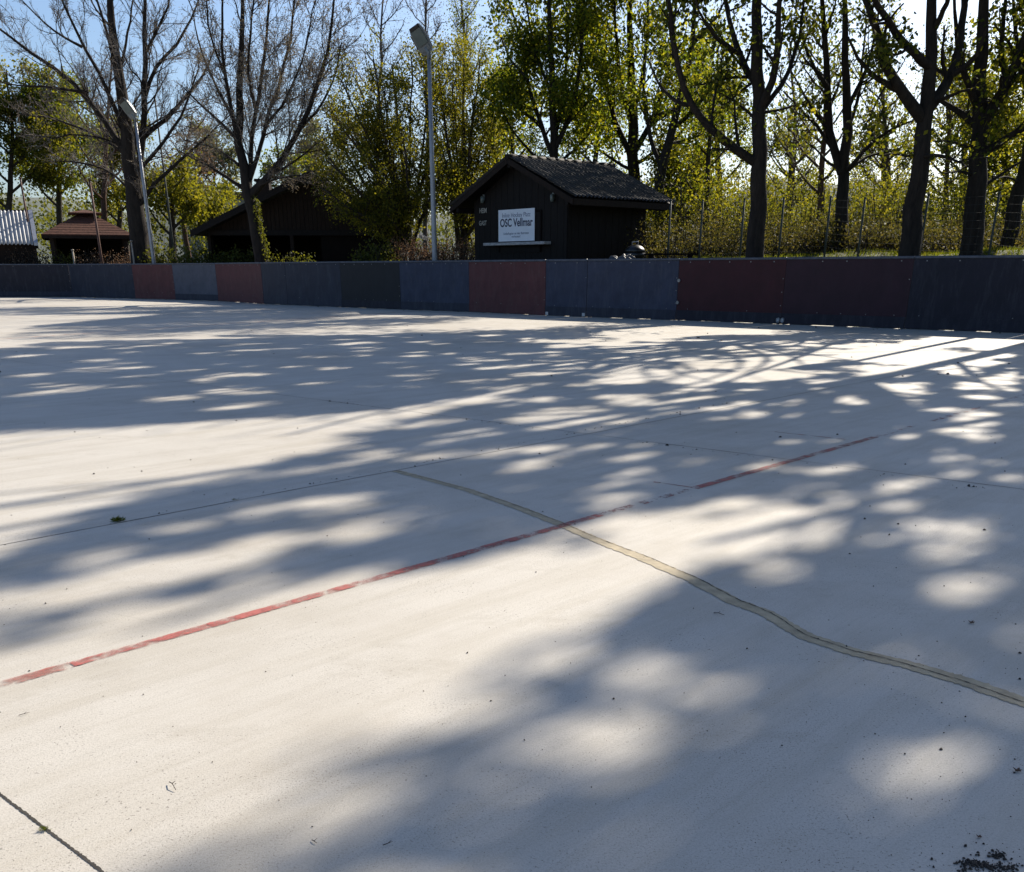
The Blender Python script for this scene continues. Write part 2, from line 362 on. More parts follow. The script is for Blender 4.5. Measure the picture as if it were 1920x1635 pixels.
def ext(a, b, t0, t1):
    A, B = gnd(*a)[:2], gnd(*b)[:2]; return [tuple(A + (B - A) * t0), tuple(A + (B - A) * t1)]
ribbon("slab_joint", ext((0, 1022), (740, 882), -1.5, 5.5), 0.006, 0.006, M['joint'], 0.0010, world=True, seg=120, jit=0.0008, wander=0.0006)
ribbon("slab_joint", ext((600, 750), (1480, 862), -2.2, 3.0), 0.005, 0.005, M['joint'], 0.0014, world=True, seg=160, jit=0.0012, wander=0.0006)
ribbon("slab_joint", ext((0, 1490), (190, 1635), -0.4, 4), 0.0062, 0.0062, M['joint'], 0.0010, world=True, seg=420, jit=0.0007, wander=0.00006)
def rl(x0, x1, wd, mat): ribbon("painted_line", [(x0, 1285 - 0.28354 * x0), (x1, 1285 - 0.28354 * x1)], wd, wd, M[mat], 0.0024, seg=max(8, int((x1 - x0) / 8)), jit=0.0012)
rl(-500, 135, 0.048, 'faint_red'); rl(135, 390, 0.041, 'red_line'); rl(391, 690, 0.043, 'red_line'); rl(691, 1125, 0.045, 'red_line'); rl(1126, 1300, 0.044, 'trace_red'); rl(1301, 1572, 0.05, 'red_line'); rl(1573, 1640, 0.05, 'faint_red'); rl(1641, 1990, 0.045, 'trace_red')
ribbon("painted_line", ext((0, 636), (680, 590), -0.3, 1.28), 0.06, 0.06, M['faint_red'], 0.0018, world=True, seg=60)
ribbon("painted_line", [(1225, 904), (1298, 914)], 0.016, 0.01, M['faint_red'], 0.0018, seg=10, jit=0.001)
ribbon("painted_line", [(1452, 810), (1585, 824)], 0.02, 0.012, M['faint_red'], 0.0018, seg=10, jit=0.001)
CR = [(742, 883), (800, 898), (880, 920), (960, 948), (1060, 986), (1130, 1016), (1200, 1043), (1300, 1086), (1380, 1128), (1440, 1150), (1510, 1192), (1600, 1222), (1700, 1246), (1800, 1275), (1920, 1318), (2050, 1372), (2250, 1440), (2500, 1560), (2800, 1690)]
ribbon("crack_repair", CR, 0.05, 0.07, M['repair'], 0.0016, seg=22, jit=0.0026, wander=0.0004)
ribbon("crack", CR, 0.0022, 0.0036, M['joint'], 0.0030, seg=16, jit=0.0008, wander=0.0009)

# ------------------------------------------------------------------ rink boards, one thing per panel
BH = 1.235
PAN = [('navydark', 'dark navy rink board at the far left end of the barrier'),
       ('navydark', 'near black navy rink board left of the thin white post, below corrugated shed'),
       ('navy', 'dark navy rink board with pale rubbed top corner, below the hipped gazebo roof'),
       ('brick', 'weathered red brown rink board below the leaning far lamp post'),
       ('greyblue', 'pale grey blue rink board between two red brown boards'),
       ('brick', 'red brown rink board beside the foot of the ivy clad bare tree'),
       ('navy', 'very narrow dark navy rink board just right of the ivy clad tree'),
       ('navy', 'dull navy rink board below the large dark barn'),
       ('black', 'black rink board, the only black one in the barrier'),
       ('blue', 'blue rink board in front of the near lamp post'),
       ('brick', 'wide red brown rink board below the white sign of the hut'),
       ('blue', 'narrow blue rink board with two metal feet below the hut corner'),
       ('blue', 'wide blue rink board below the side wall of the hut'),
       ('maroon', 'dark maroon rink board right of the wide blue one, white bolts at its left edge'),
       ('plum', 'dark plum rink board between the maroon board and the wide navy one'),
       ('navydark', 'wide dark navy rink board at the right edge of the photo'),
       ('navydark', 'dark navy rink board beyond the right edge'), ('maroon', 'dark maroon rink board beyond the right edge')]
for k, (col, lab) in enumerate(PAN):
    A, B = SEAM[k], SEAM[k + 1]; L = np.linalg.norm(B - A); t = (B - A) / L; n = np.array([t[1], -t[0]])   # n faces the rink
    T, N, Z = Vector((*t, 0)), Vector((*n, 0)), Vector((0, 0, 1)); mid = Vector((*((A + B) / 2), 0))
    rt = thing("rink_board", (mid.x, mid.y, 0), lab, "rink board", "rink boards of the barrier")
    ax = (T, N, Z); g = 0.018 if k in (5, 6, 11, 12) else 0.008
    MB().box(mid - N * 0.012 + Z * (0.20 + (BH - 0.04 - 0.20) / 2), (L - g, 0.02, BH - 0.24), ax).build("panel", M[col], rt)
    kick = {'brick': 'brick', 'maroon': 'maroon', 'plum': 'maroon', 'black': 'navydark'}.get(col, 'navy')
    MB().box(mid + N * 0.003 + Z * (0.013 + 0.098), (L - g, 0.016, 0.196), ax).build("kick_strip", M[kick if k < 13 else 'navydark'], rt)
    MB().box(mid - N * 0.03 + Z * (BH - 0.017), (L - (0.03 if k in (5, 6, 11) else 0.002), 0.095, 0.045), ax, 0.008).build("top_rail", M['rail'], rt)
    # steel frame behind: posts and feet that stand on the slab
    fm = MB()
    for s in (-1, 1):
        c = mid + T * (s * (L / 2 - 0.06)) - N * 0.055
        fm.box(c + Z * 0.6, (0.05, 0.05, 1.18), ax)
        fm.box(c - N * 0.14 + Z * 0.02, (0.06, 0.34, 0.04), ax)
    nb = max(2, int(L / 0.7))
    for q in range(nb): fm.box(mid + T * (L * ((q + 0.5) / nb - 0.5)) - N * 0.055 + Z * 0.02, (r_ := float(rng.uniform(0.25, 0.6)), 0.05, 0.04), ax)
    fm.box(mid - N * 0.055 + Z * 0.62, (L - 0.24, 0.04, 0.05), ax)
    fm.build("frame", M['rail'], rt)
    sm = MB(); ns = max(2, int(L / 0.45))
    for q in range(ns):
        x = (q + 0.5) / ns - 0.5 + rng.normal(0, 0.015)
        if rng.random() < 0.75: sm.box(mid + T * (L * x) + N * 0.001 + Z * (BH - 0.075), (0.020, 0.012, 0.020), ax)
        if rng.random() < 0.5: sm.box(mid + T * (L * x) + N * 0.001 + Z * 0.235, (0.013, 0.010, 0.013), ax)
    for z in (0.35, 0.6, 0.85):
        if rng.random() < 0.6: sm.box(mid + T * (L / 2 - 0.035) + N * 0.001 + Z * z, (0.016, 0.01, 0.016), ax)
    sm.build("screw_row", M['screw'], rt)
    if k in (11,):
        for s in (-1, 1): MB().box(mid + T * (s * (L / 2 - 0.07)) + N * 0.018 + Z * 0.05, (0.09, 0.012, 0.075), ax, 0.004).build("foot_plate", M['zinc'], rt)
    if k == 13:
        for z in (0.36, 0.80): MB().tube([mid - T * (L / 2 - 0.03) + N * 0.0 + Z * z, mid - T * (L / 2 - 0.03) + N * 0.03 + Z * z], 0.034, 12).build("bolt_cap", M['screw'], rt)
    if k in (13, 14):
        s = 1 if k == 13 else -1
        MB().box(mid + T * (s * (L / 2 - 0.05)) + N * 0.02 + Z * 0.08, (0.07, 0.014, 0.09), ax, 0.02).build("foot_plate", M['zinc'], rt)

# ------------------------------------------------------------------ buildings
def plank_wall(mb, A, U, Nn, width, z0, top, board=0.13, th=0.024, gap=0.004, r=None):
    """vertical boards from A along U; top(s) is the height at distance s"""
    A, U, Nn = Vector(A), Vector(U), Vector(Nn); s = 0.0; k = 0
    while s < width - 0.01:
        e = min(width, s + board); o = 0.005 * (k % 2)
        p = [A + U * s, A + U * (e - gap)]
        m = (s + e) / 2; tops = [top(s), top(e - gap)]; pts = [Vector((p[0].x, p[0].y, z0)), Vector((p[1].x, p[1].y, z0)), Vector((p[1].x, p[1].y, tops[1])), Vector((p[0].x, p[0].y, tops[0]))]
        if s < width / 2 < e: pts.insert(3, Vector(((A + U * (width / 2)).x, (A + U * (width / 2)).y, top(width / 2))))
        mb.prism([q + Nn * o for q in pts], Nn * th); s = e; k += 1
    return mb
def tile_plane(ridge0, ridge1, eave0, colw, roww, amp, lift, th, name, mat, parent, jitter=0.004):
    """pan tiles: ridge0->ridge1 along the ridge, ridge0->eave0 down the slope"""
    R0, R1, E0 = np.array(ridge0), np.array(ridge1), np.array(eave0); a = R1 - R0; d = E0 - R0
    La, Ld = np.linalg.norm(a), np.linalg.norm(d); a, d = a / La, d / Ld; n = np.cross(a, d); n = n if n[2] > 0 else -n
    nc = int(round(La / colw)); nr = int(round(Ld / roww)); us = np.linspace(0, 1, nc * 8 + 1)
    vs = []
    for r in range(nr): vs += [(r / nr, 0.0, r), ((r + 0.985) / nr, lift, r)]
    P = []
    jit = rng.normal(0, jitter, (nr, nc + 2))
    for (v, l, r) in vs:
        ph = (us * nc) % 1.0; prof = amp * (np.cos(2 * np.pi * ph) * 0.5 + 0.5) ** 1.5
        j = jit[r][(us * nc).astype(int)]
        P.append(R0 + np.outer(us * La, a) + d * (v * Ld) + np.outer(prof + l + j, n))
    P = np.array(P); nv, nu = P.shape[:2]; V = P.reshape(-1, 3)
    i = (np.arange(nv - 1)[:, None] * nu + np.arange(nu - 1)[None]).ravel(); Fq = np.stack([i, i + 1, i + nu + 1, i + nu], 1)
    return mesh_np(name, V, Fq, mat, parent)
def text_mesh(txt, size, origin, X, Zv, N, sx=1.0, bold=0.0, align='CENTER'):
    c = bpy.data.curves.new("t", 'FONT'); c.body = txt; c.size = size; c.align_x = align; c.offset = bold; c.extrude = 0.002
    o = bpy.data.objects.new("t", c); S.collection.objects.link(o)
    dg = bpy.context.evaluated_depsgraph_get(); me = bpy.data.meshes.new_from_object(o.evaluated_get(dg))
    bpy.data.objects.remove(o)
    X, Zv, N, O = Vector(X), Vector(Zv), Vector(N), Vector(origin)
    for v in me.vertices: v.co = O + X * (v.co.x * sx) + Zv * v.co.y + N * v.co.z
    return me
# --- hockey hut
C = np.array([1.50, 29.0]); UF = np.array([-0.65, 0.76]); UF /= np.linalg.norm(UF); US = np.array([-UF[1] * -1, UF[0] * -1])
US = np.array([UF[1], -UF[0]])
WF, LS = 4.0, 3.05; NF = Vector((-US[0], -US[1], 0)); NS = Vector((-UF[0], -UF[1], 0)); UFv = Vector((*UF, 0)); USv = Vector((*US, 0))
hz0 = tz(*C) - 0.1; EV, RG = 2.74, 3.72
def hp(f, s, z): q = C + UF * f + US * s; return Vector((q[0], q[1], z))
hut = thing("hut", (C[0] + UF[0] * 2 + US[0] * 1.5, C[1] + UF[1] * 2 + US[1] * 1.5, hz0), "dark brown wooden hut with tiled gable roof and white sign behind the boards", "hut")
gable = lambda s: EV + 0.10 + (RG - EV - 0.05) * (1 - abs(s - WF / 2) / (WF / 2))
mb = MB(); plank_wall(mb, hp(0, 0, 0), UFv, NF, WF, hz0, gable)
plank_wall(mb, hp(0, 0, 0), USv, NS, LS, hz0, lambda s: EV + 0.06)
plank_wall(mb, hp(0, LS, 0), UFv, -NF, WF, hz0, gable); plank_wall(mb, hp(WF, 0, 0), USv, -NS, LS, hz0, lambda s: EV + 0.06)
mb.box(hp(WF / 2, LS / 2, (hz0 + EV) / 2), (WF - 0.03, LS - 0.03, EV - hz0), (UFv, USv, Vector((0, 0, 1))))
mb.prism([hp(0.03, 0.02, EV - 0.02), hp(WF - 0.03, 0.02, EV - 0.02), hp(WF / 2, 0.02, RG - 0.05)], USv * (LS - 0.04))
mb.build("wall", M['wood'], hut)
o_ = 0.62; e0, e1 = -0.42, LS + 0.48; RZ = 3.86; EZ = RZ - (RZ - 2.86) / 2.0 * 1.0 * (WF / 2 + o_) / (WF / 2) * 1.0
EZ = 2.72
rf = MB()
for sgn in (-1, 1):
    f_e = WF / 2 + sgn * (WF / 2 + o_)
    rf.prism([hp(WF / 2, e0, RZ - 0.10), hp(f_e, e0, EZ - 0.06), hp(f_e, e0, EZ + 0.005), hp(WF / 2, e0, RZ - 0.03)], USv * (e1 - e0))
roof = rf.build("roof", M['wood'], hut)
tl = tile_plane(hp(WF / 2, e0 - 0.03, RZ), hp(WF / 2, e1 + 0.03, RZ), hp(-o_ - 0.05, e0 - 0.03, EZ + 0.03), 0.145, 0.30, 0.052, 0.013, 0, "roof_tiles", M['tile'], roof)
tile_plane(hp(WF / 2, e0 - 0.03, RZ), hp(WF / 2, e1 + 0.03, RZ), hp(WF + o_ + 0.05, e0 - 0.03, EZ + 0.03), 0.145, 0.30, 0.052, 0.013, 0, "roof_tiles", M['tile'], roof)
rc = MB(); x = e0 - 0.05
while x < e1:
    rc.tube([hp(WF / 2, x, RZ + 0.0), hp(WF / 2, x + 0.37, RZ + 0.018)], [0.075, 0.082], 10); x += 0.35
rc.build("ridge_cap", M['wood'], roof)
fb = MB()
for sgn in (-1, 1):
    f_e = WF / 2 + sgn * (WF / 2 + o_ + 0.02); dv = (hp(f_e, e0, EZ) - hp(WF / 2, e0, RZ)); 
    for e in (e0 - 0.025, e1):
        fb.prism([hp(WF / 2, e, RZ - 0.16), hp(f_e, e, EZ - 0.15), hp(f_e, e, EZ + 0.0), hp(WF / 2, e, RZ - 0.01)], USv * 0.022)
    fb.box(hp(f_e + sgn * 0.014, (e0 + e1) / 2, EZ - 0.07), (e1 - e0, 0.024, 0.15), (USv, UFv, Vector((0, 0, 1))))
fb.build("fascia", M['barnwood'], hut)
bk = MB()
for f_ in (-0.35, WF / 2, WF + 0.35):
    zz = EZ + (RZ - EZ) * (1 - abs(f_ - WF / 2) / (WF / 2 + o_)) - 0.2
    bk.box(hp(f_, (e0 + e1) / 2, zz), (e1 - e0 - 0.06, 0.11, 0.13), (USv, UFv, Vector((0, 0, 1))), 0.012)
bk.build("purlin", M['wood'], hut)
FZ = NF * 0.042
MB().box(hp(1.92, 0, 1.98) + FZ, (1.72, 0.02, 1.02), (UFv, NF, Vector((0, 0, 1)))).build("hatch", M['wood'], hut)
hb = MB()
for (f_, z_, a_, b_) in ((1.92, 2.51, 1.84, 0.06), (2.81, 1.98, 0.06, 1.0), (1.03, 1.98, 0.06, 1.0)):
    hb.box(hp(f_, 0, z_) + NF * 0.05, (a_, 0.03, b_), (UFv, NF, Vector((0, 0, 1))), 0.005)
hb.build("hatch_frame", M['voidwood'], hut)
cs = hp(2.03, 0, 1.79) 
def onfront(px, py, z=None):
    """distance along the front wall and height for a photo pixel"""
    d = ray(px, py); r = d[0] / d[1]           # X = r*Y on the wall: C + UF f
    f_ = (r * C[1] - C[0]) / (UF[0] - r * UF[1]); Y = C[1] + UF[1] * f_
    return f_, float(at(px, py, Y)[2])
fa, za = onfront(919, 458); fb_, zb = onfront(1034, 456)
MB().box(hp((fa + fb_) / 2, 0, (za + zb) / 2) + NF * 0.14, (abs(fa - fb_), 0.26, 0.075), (UFv, NF, Vector((0, 0, 1))), 0.008).build("counter_shelf", M['greywood'], hut)
for px, py in ((909, 374), (1040, 371)):
    f_, z_ = onfront(px, py); wl = MB()
    q = hp(f_, 0, z_) + NF * 0.09
    wl.tube([q - Vector((0, 0, 0.10)), q - Vector((0, 0, 0.05)), q + Vector((0, 0, 0.06)), q + Vector((0, 0, 0.09))], [0.035, 0.06, 0.06, 0.04], 12)
    l = wl.build("wall_lamp", M['lampglass'], hut)
    MB().box(hp(f_, 0, z_ + 0.05) + NF * 0.045, (0.08, 0.05, 0.16), (UFv, NF, Vector((0, 0, 1))), 0.01).build("lamp_bracket", M['lamphead'], l)
for txt, px, py, hgt in (("HEIM", 908, 395.5, 0.15), ("GAST", 907.5, 418.5, 0.14)):
    f_, z_ = onfront(px, py + 4)
    me = text_mesh(txt, hgt * 1.25, hp(f_, 0, z_) + NF * 0.044, -UFv, Vector((0, 0, 1)), NF, 0.82, 0.002)
    for v in me.vertices: v.co -= hut.location
    link("lettering", me, M['paintwhite'], hut)
# the white sign
s0, zt = onfront(939, 394); s1, zt1 = onfront(1007, 390.5); _, zb0 = onfront(941, 453); _, zb1 = onfront(1008, 451.5)
zt, zbm = (zt + zt1) / 2, (zb0 + zb1) / 2; sc_ = (s0 + s1) / 2; sw = abs(s0 - s1); sh = zt - zbm
sc3 = hp(sc_, 0, (zt + zbm) / 2) + NF * 0.085
sign = thing("sign", tuple(sc3), "white sign board lettered OSC Vellmar on the hut front above the shelf", "sign")
MB().box(sc3, (sw, 0.018, sh), (UFv, NF, Vector((0, 0, 1))), 0.003).build("sign_panel", M['signwhite'], sign)
MB().box(sc3 - NF * 0.016, (sw * 0.9, 0.014, 0.06), (UFv, NF, Vector((0, 0, 1)))).build("mounting_batten", M['wood'], sign)
for txt, zf, size, sx, bold, mt in (("Inline Hockey Platz", 0.255, 0.17, 0.66, -0.001, 'inkgrey'), ("OSC Vellmar", -0.03, 0.29, 0.80, 0.006, 'ink'), ("Unbefugten ist das Betreten", -0.285, 0.085, 0.80, 0, 'inkgrey'), ("verboten!", -0.385, 0.085, 0.80, 0, 'inkgrey')):
    me = text_mesh(txt, size, sc3 + Vector((0, 0, zf * sh)) + NF * 0.0105, -UFv, Vector((0, 0, 1)), NF, 1.0, bold)
    xs = [(v.co - sc3).dot(-UFv) for v in me.vertices]; wid = max(xs) - min(xs); want = {"Inline Hockey Platz": 0.78, "OSC Vellmar": 0.90, "verboten!": 0.24}.get(txt, 0.70) * sw
    for v in me.vertices:
        dv = v.co - sc3; k = dv.dot(-UFv); v.co = v.co + (-UFv) * (k * (want / wid - 1)) - sign.location
    link("lettering", me, M[mt], sign)

# --- barn with an open front
BY = 41.0; bz = tz(-8, BY) - 0.1
bl, br_ = at(363, 440, BY), at(771, 440, BY); bp = at(584, 329, BY)
barn = thing("barn", ((bl[0] + br_[0]) / 2, BY + 4, bz), "large dark timber barn with wide open fronted gable behind the ivy clad tree", "barn")
xl, xr, xm = bl[0] + 0.55, br_[0] - 0.55, bp[0]; ez, rz = bl[2] + 0.05, bp[2]
slope = lambda x: ez + (rz - ez) * (1 - (abs(x - xm) / ((xm - bl[0]) if x < xm else (br_[0] - xm))))
zbeam = at(540, 432, BY)[2]
mb = MB(); s = xl
while s < xr:
    e = min(xr, s + 0.16); p = [Vector((s, BY + 0.25, zbeam)), Vector((e - 0.01, BY + 0.25, zbeam)), Vector((e - 0.01, BY + 0.25, max(zbeam + .02, slope(e) - 0.12))), Vector((s, BY + 0.25, max(zbeam + .02, slope(s) - 0.12)))]
    mb.prism(p, (0, 0.03, 0)); s = e
mb.prism([(xl, BY + 0.30, zbeam), (xr, BY + 0.30, zbeam), (xr, BY + 0.30, slope(xr) - 0.15), (xm, BY + 0.30, rz - 0.15), (xl, BY + 0.30, slope(xl) - 0.15)], (0, 0.02, 0))
mb.build("gable_cladding", M['barnwood'], barn)
mb = MB(); mb.box(((xl + xr) / 2, BY + 3.2, (bz + zbeam + 0.6) / 2), (xr - xl, 0.08, zbeam + 0.6 - bz)); mb.box((xl, BY + 4.5, (bz + 2.3) / 2), (0.08, 8, 2.3 - bz)); mb.box((xr, BY + 1.9, (bz + 2.3) / 2), (0.08, 3, 2.3 - bz))
s = at(600, 460, BY)[0]; mb.box(((s + xr) / 2, BY + 0.30, (bz + zbeam) / 2), (xr - s, 0.05, zbeam - bz)); mb.build("wall", M['voidwood'], barn)
mb = MB(); mb.box(((xl + xr) / 2, BY + 0.18, zbeam - 0.08), (xr - xl + 0.1, 0.14, 0.18)); mb.build("beam", M['wood'], barn)
for px in (393, 548):
    x = at(px, 470, BY)[0]; MB().box((x, BY + 0.14, (bz + zbeam - 0.17) / 2), (0.14, 0.14, zbeam - 0.17 - bz), None, 0.01).build("post", M['barnwood'], barn)
mb = MB()
mb.prism([(bl[0], BY - 0.4, bl[2] - 0.02), (xm, BY - 0.4, rz - 0.02), (xm, BY - 0.4, rz + 0.12), (bl[0], BY - 0.4, bl[2] + 0.12)], (0, 9, 0))
mb.prism([(br_[0], BY - 0.4, br_[2] - 0.02), (xm, BY - 0.4, rz - 0.02), (xm, BY - 0.4, rz + 0.12), (br_[0], BY - 0.4, br_[2] + 0.12)], (0, 9, 0))
rb = mb.build("roof", M['roofgrey'], barn)
mb = MB()
for e_, p_ in ((bl, 1), (br_, -1)): mb.prism([(e_[0], BY - 0.43, e_[2] - 0.10), (xm, BY - 0.43, rz - 0.10), (xm, BY - 0.43, rz + 0.02), (e_[0], BY - 0.43, e_[2] + 0.02)], (0, 0.028, 0))
mb.build("verge_board", M['wood'], rb)
mb = MB()
for e_, p_ in ((bl, 1),): mb.prism([(e_[0], BY - 0.42, e_[2] + 0.025), (xm, BY - 0.42, rz + 0.025), (xm, BY - 0.42, rz + 0.135), (e_[0], BY - 0.42, e_[2] + 0.135)], (0, 0.02, 0))
mb.build("verge_trim", M['wood'], rb)
cq = at(497, 372, BY + 2.5); ch = MB(); ch.box((cq[0], BY + 2.5, cq[2] + 0.05), (0.5, 0.5, 1.1), None, 0.02); ch.box((cq[0], BY + 2.5, cq[2] + 0.63), (0.62, 0.62, 0.1), None, 0.01); ch.build("chimney", M['barnwood'], rb)

# --- hipped gazebo
GY = 46.0; gc = at(166, 443, GY); gw = (at(255, 443, GY)[0] - at(75, 443, GY)[0]) / 2; gz = tz(gc[0], GY) - 0.1
gaz = thing("gazebo", (gc[0], GY, gz), "brown shingled hip roof gazebo with raised vent cap at the left behind a hedge", "gazebo")
ap = at(160, 400, GY)[2]; ge = gc[2]
th_ = math.radians(22)
def gp(r, k, z): a = th_ + math.pi / 4 + k * math.pi / 2; return Vector((gc[0] + r * math.cos(a), GY + r * math.sin(a), z))
R_ = gw * 1.24
bm = MB(); rows = 9
for k in range(4):
    for q in range(rows):
        r0, r1 = 0.28 + (R_ - 0.28) * q / rows, 0.28 + (R_ - 0.28) * (q + 1.04) / rows; z0, z1 = ap + (ge - ap) * q / rows + 0.0, ap + (ge - ap) * (q + 1.04) / rows + 0.012
        a_, b_, c_, d2 = gp(r0, k, z0), gp(r0, k + 1, z0), gp(r1, k + 1, z1), gp(r1, k, z1)
        bm.prism([a_, b_, c_, d2], (0, 0, -0.03))
groof = bm.build("roof", M['shingle'], gaz)
cap = MB(); cz = at(160, 404, GY)[2]; 
for k in range(4): cap.prism([gp(0.95, k, cz + 0.08), gp(0.95, k + 1, cz + 0.08), Vector((gc[0], GY, cz + 0.22))], (0, 0, -0.05))
for k in range(4): cap.box(gp(0.5, k, cz - 0.02), (0.08, 0.08, 0.3))
cap.build("vent_cap", M['shingle'], groof)
fs = MB()
for k in range(4):
    a_, b_ = gp(R_ - 0.02, k, ge - 0.06), gp(R_ - 0.02, k + 1, ge - 0.06); d2 = (b_ - a_); L = d2.length; d2.normalize()
    fs.box((a_ + b_) / 2, (L, 0.03, 0.16), (d2, Vector((-d2.y, d2.x, 0)), Vector((0, 0, 1))))
fs.build("fascia", M['barnwood'], gaz)
for k in range(4):
    q = gp(R_ - 0.55, k, 0); MB().box((q.x, q.y, (gz + ge) / 2), (0.2, 0.2, ge - gz), None, 0.02).build("post", M['barnwood'], gaz)
bw = MB(); a_, b_ = gp(R_ - 0.6, 0, 0), gp(R_ - 0.6, 1, 0); d2 = (b_ - a_).normalized()
bw.box(Vector(((a_.x + b_.x) / 2, (a_.y + b_.y) / 2, (gz + ge) / 2)), ((b_ - a_).length, 0.06, ge - gz - 0.1), (d2, Vector((-d2.y, d2.x, 0)), Vector((0, 0, 1))))
a_, b_ = gp(R_ - 0.6, 1, 0), gp(R_ - 0.6, 2, 0); d2 = (b_ - a_).normalized()
bw.box(Vector(((a_.x + b_.x) / 2, (a_.y + b_.y) / 2, (gz + ge) / 2)), ((b_ - a_).length * .96, 0.06, ge - gz - 0.1), (d2, Vector((-d2.y, d2.x, 0)), Vector((0, 0, 1))))
bw.build("wall", M['voidwood'], gaz)

# --- shed with a corrugated roof
SY = 44.0; q0 = at(62, 458, SY); DR = Vector((q0[0], q0[1], 0)).normalized(); UR = Vector((DR.y, -DR.x, 0)); Z_ = Vector((0, 0, 1)); sz = tz(q0[0], SY) - 0.1
zr0, zr1 = q0[2], float(at(62, 396, SY + 1.4)[2]); Q0 = Vector((q0[0], q0[1], 0))
def shp(u, d, z): v = Q0 + UR * u + DR * d; return Vector((v.x, v.y, z))
c_ = shp(-2.4, 1.5, sz)
shed = thing("shed", tuple(c_), "small shed with a pale corrugated sheet roof at the far left edge", "shed")
nu = 5 * 7 * 8; us = np.linspace(-5, 0, nu + 1); nn = (-DR * (zr1 - zr0) + Z_ * 1.55).normalized(); P = []
for v in np.linspace(0, 1, 9):
    o_ = np.array(shp(0, 1.55 * v, zr0 + (zr1 - zr0) * v)); P.append(o_ + np.outer(us, np.array(UR)) + np.outer(0.038 * np.sin(us * 2 * np.pi / 0.15), np.array(nn)))
V = np.array(P).reshape(-1, 3); i = (np.arange(8)[:, None] * (nu + 1) + np.arange(nu)[None]).ravel()
sr = mesh_np("roof", V, np.stack([i, i + 1, i + nu + 2, i + nu + 1], 1), M['corrug'], shed, True)
m_ = sr.modifiers.new("thick", 'SOLIDIFY'); m_.thickness = 0.006
mb = MB(); mb.prism([shp(0.03, -0.03, zr0 - 0.05), shp(0.03, 1.58, zr1 - 0.04), shp(0.03, 1.58, zr1 + 0.06), shp(0.03, -0.03, zr0 + 0.06)], UR * 0.16); mb.build("verge_flashing", M['zinc'], sr)
mb = MB(); mb.prism([shp(0.1, 0.25, sz), shp(0.1, 3.0, sz), shp(0.1, 3.0, zr0), shp(0.1, 1.55, zr1 - 0.1), shp(0.1, 0.25, zr0 + 0.1)], UR * -4.9); mb.build("wall", M['barnwood'], shed)
mb = MB(); mb.prism([shp(0.2, 3.2, zr0 - 0.1), shp(0.2, 1.6, zr1), shp(0.2, 1.6, zr1 + 0.05), shp(0.2, 3.2, zr0 - 0.04)], UR * -5.2); mb.build("back_roof", M['roofgrey'], shed)

# --- low flat roofed building far behind the left trees
FY = 95.0; a_, b_ = at(332, 372, FY), at(470, 361, FY); fz = tz(-30, FY)
fbld = thing("flat_roofed_building", ((a_[0] + b_[0]) / 2, FY, fz), "low brown flat roofed building seen between the two bare trees", "building")
mb = MB(); mb.box(((a_[0] + b_[0]) / 2, FY + 4, (fz + a_[2]) / 2), (b_[0] - a_[0], 8, a_[2] - fz)); mb.build("wall", M['cream'], fbld)
mb = MB(); mb.box(((a_[0] + b_[0]) / 2, FY + 4, (a_[2] + b_[2]) / 2 + 0.03), (b_[0] - a_[0] + 0.8, 8.8, b_[2] - a_[2]), None, 0.02); mb.build("roof", M['barkred'], fbld)

# ------------------------------------------------------------------ lamps, poles, fence
def lamp(px, Y, label):
    b = at(px, 480, Y); x = b[0]; z0 = tz(x, Y) - 0.1; ht = 6.16
    r = thing("street_lamp", (x, Y, z0), label, "lamp post", "lamp posts behind the boards")
    MB().tube([(x, Y, z0), (x, Y, 1.2), (x, Y, 3.6), (x, Y, ht)], [0.078, 0.074, 0.062, 0.05], 16).build("pole", M['pole'], r)
    d = Vector((-0.50, -0.24, 0.80)).normalized(); up = -Vector((-0.25, -1.0, -0.45)); up = (up - d * up.dot(d)).normalized(); side = d.cross(up).normalized()
    o = Vector((x, Y, ht)); MB().tube([o - Vector((0, 0, 0.12)), o + Vector((0, 0, 0.02)), o + Vector((0, 0, .02)) + d * 0.16], 0.055, 12).build("collar", M['lamphead'], r)
    prof = [(0.02, 0.12, 0.08), (0.10, 0.175, 0.18), (0.34, 0.195, 0.22), (0.58, 0.185, 0.16), (0.70, 0.15, 0.06)]
    bm = bmesh.new(); rings = []
    for (s, wd, hg) in prof:
        ring = []
        for (a, b2) in ((-1, 0), (-0.92, 0.6), (-0.5, 1), (0.5, 1), (0.92, 0.6), (1, 0)): ring.append(bm.verts.new(o + d * s + side * (a * wd) + up * (b2 * hg - 0.01)))
        rings.append(ring)
    for r0, r1 in zip(rings, rings[1:]):
        for k in range(6): bm.faces.new((r0[k], r0[(k + 1) % 6], r1[(k + 1) % 6], r1[k]))
    bm.faces.new(rings[0]); bm.faces.new(rings[-1][::-1]); h = MB(); h.bm.free(); h.bm = bm; hd = h.build("lamp_head", M['lamphead'], r)
    g = MB(); g.prism([o + d * s + side * a + up * -0.013 for s, a in ((0.24, -0.15), (0.61, -0.14), (0.61, 0.14), (0.24, 0.15))], up * -0.03); g.build("lens", M['lampglass'], hd)
    MB().box(o + d * 0.655 - up * 0.02, (0.09, 0.27, 0.06), (d, side, up), 0.01).build("end_clip", M['enamel'], hd)
    MB().box(o + d * 0.155 - up * 0.018, (0.13, 0.26, 0.03), (d, side, up), 0.006).build("gear_cover", M['lamphead'], hd)
    return r
lp = lamp(815, 29.6, "grey steel lamp post with tilted flat head left of the hut, taller in view")
l2 = copy_tree(lp); q = at(287, 480, 41.2); l2.location = (q[0], 41.2, tz(q[0], 41.2) - 0.1); l2["label"] = "pale lamp post with tilted head in front of the big bare tree at left"
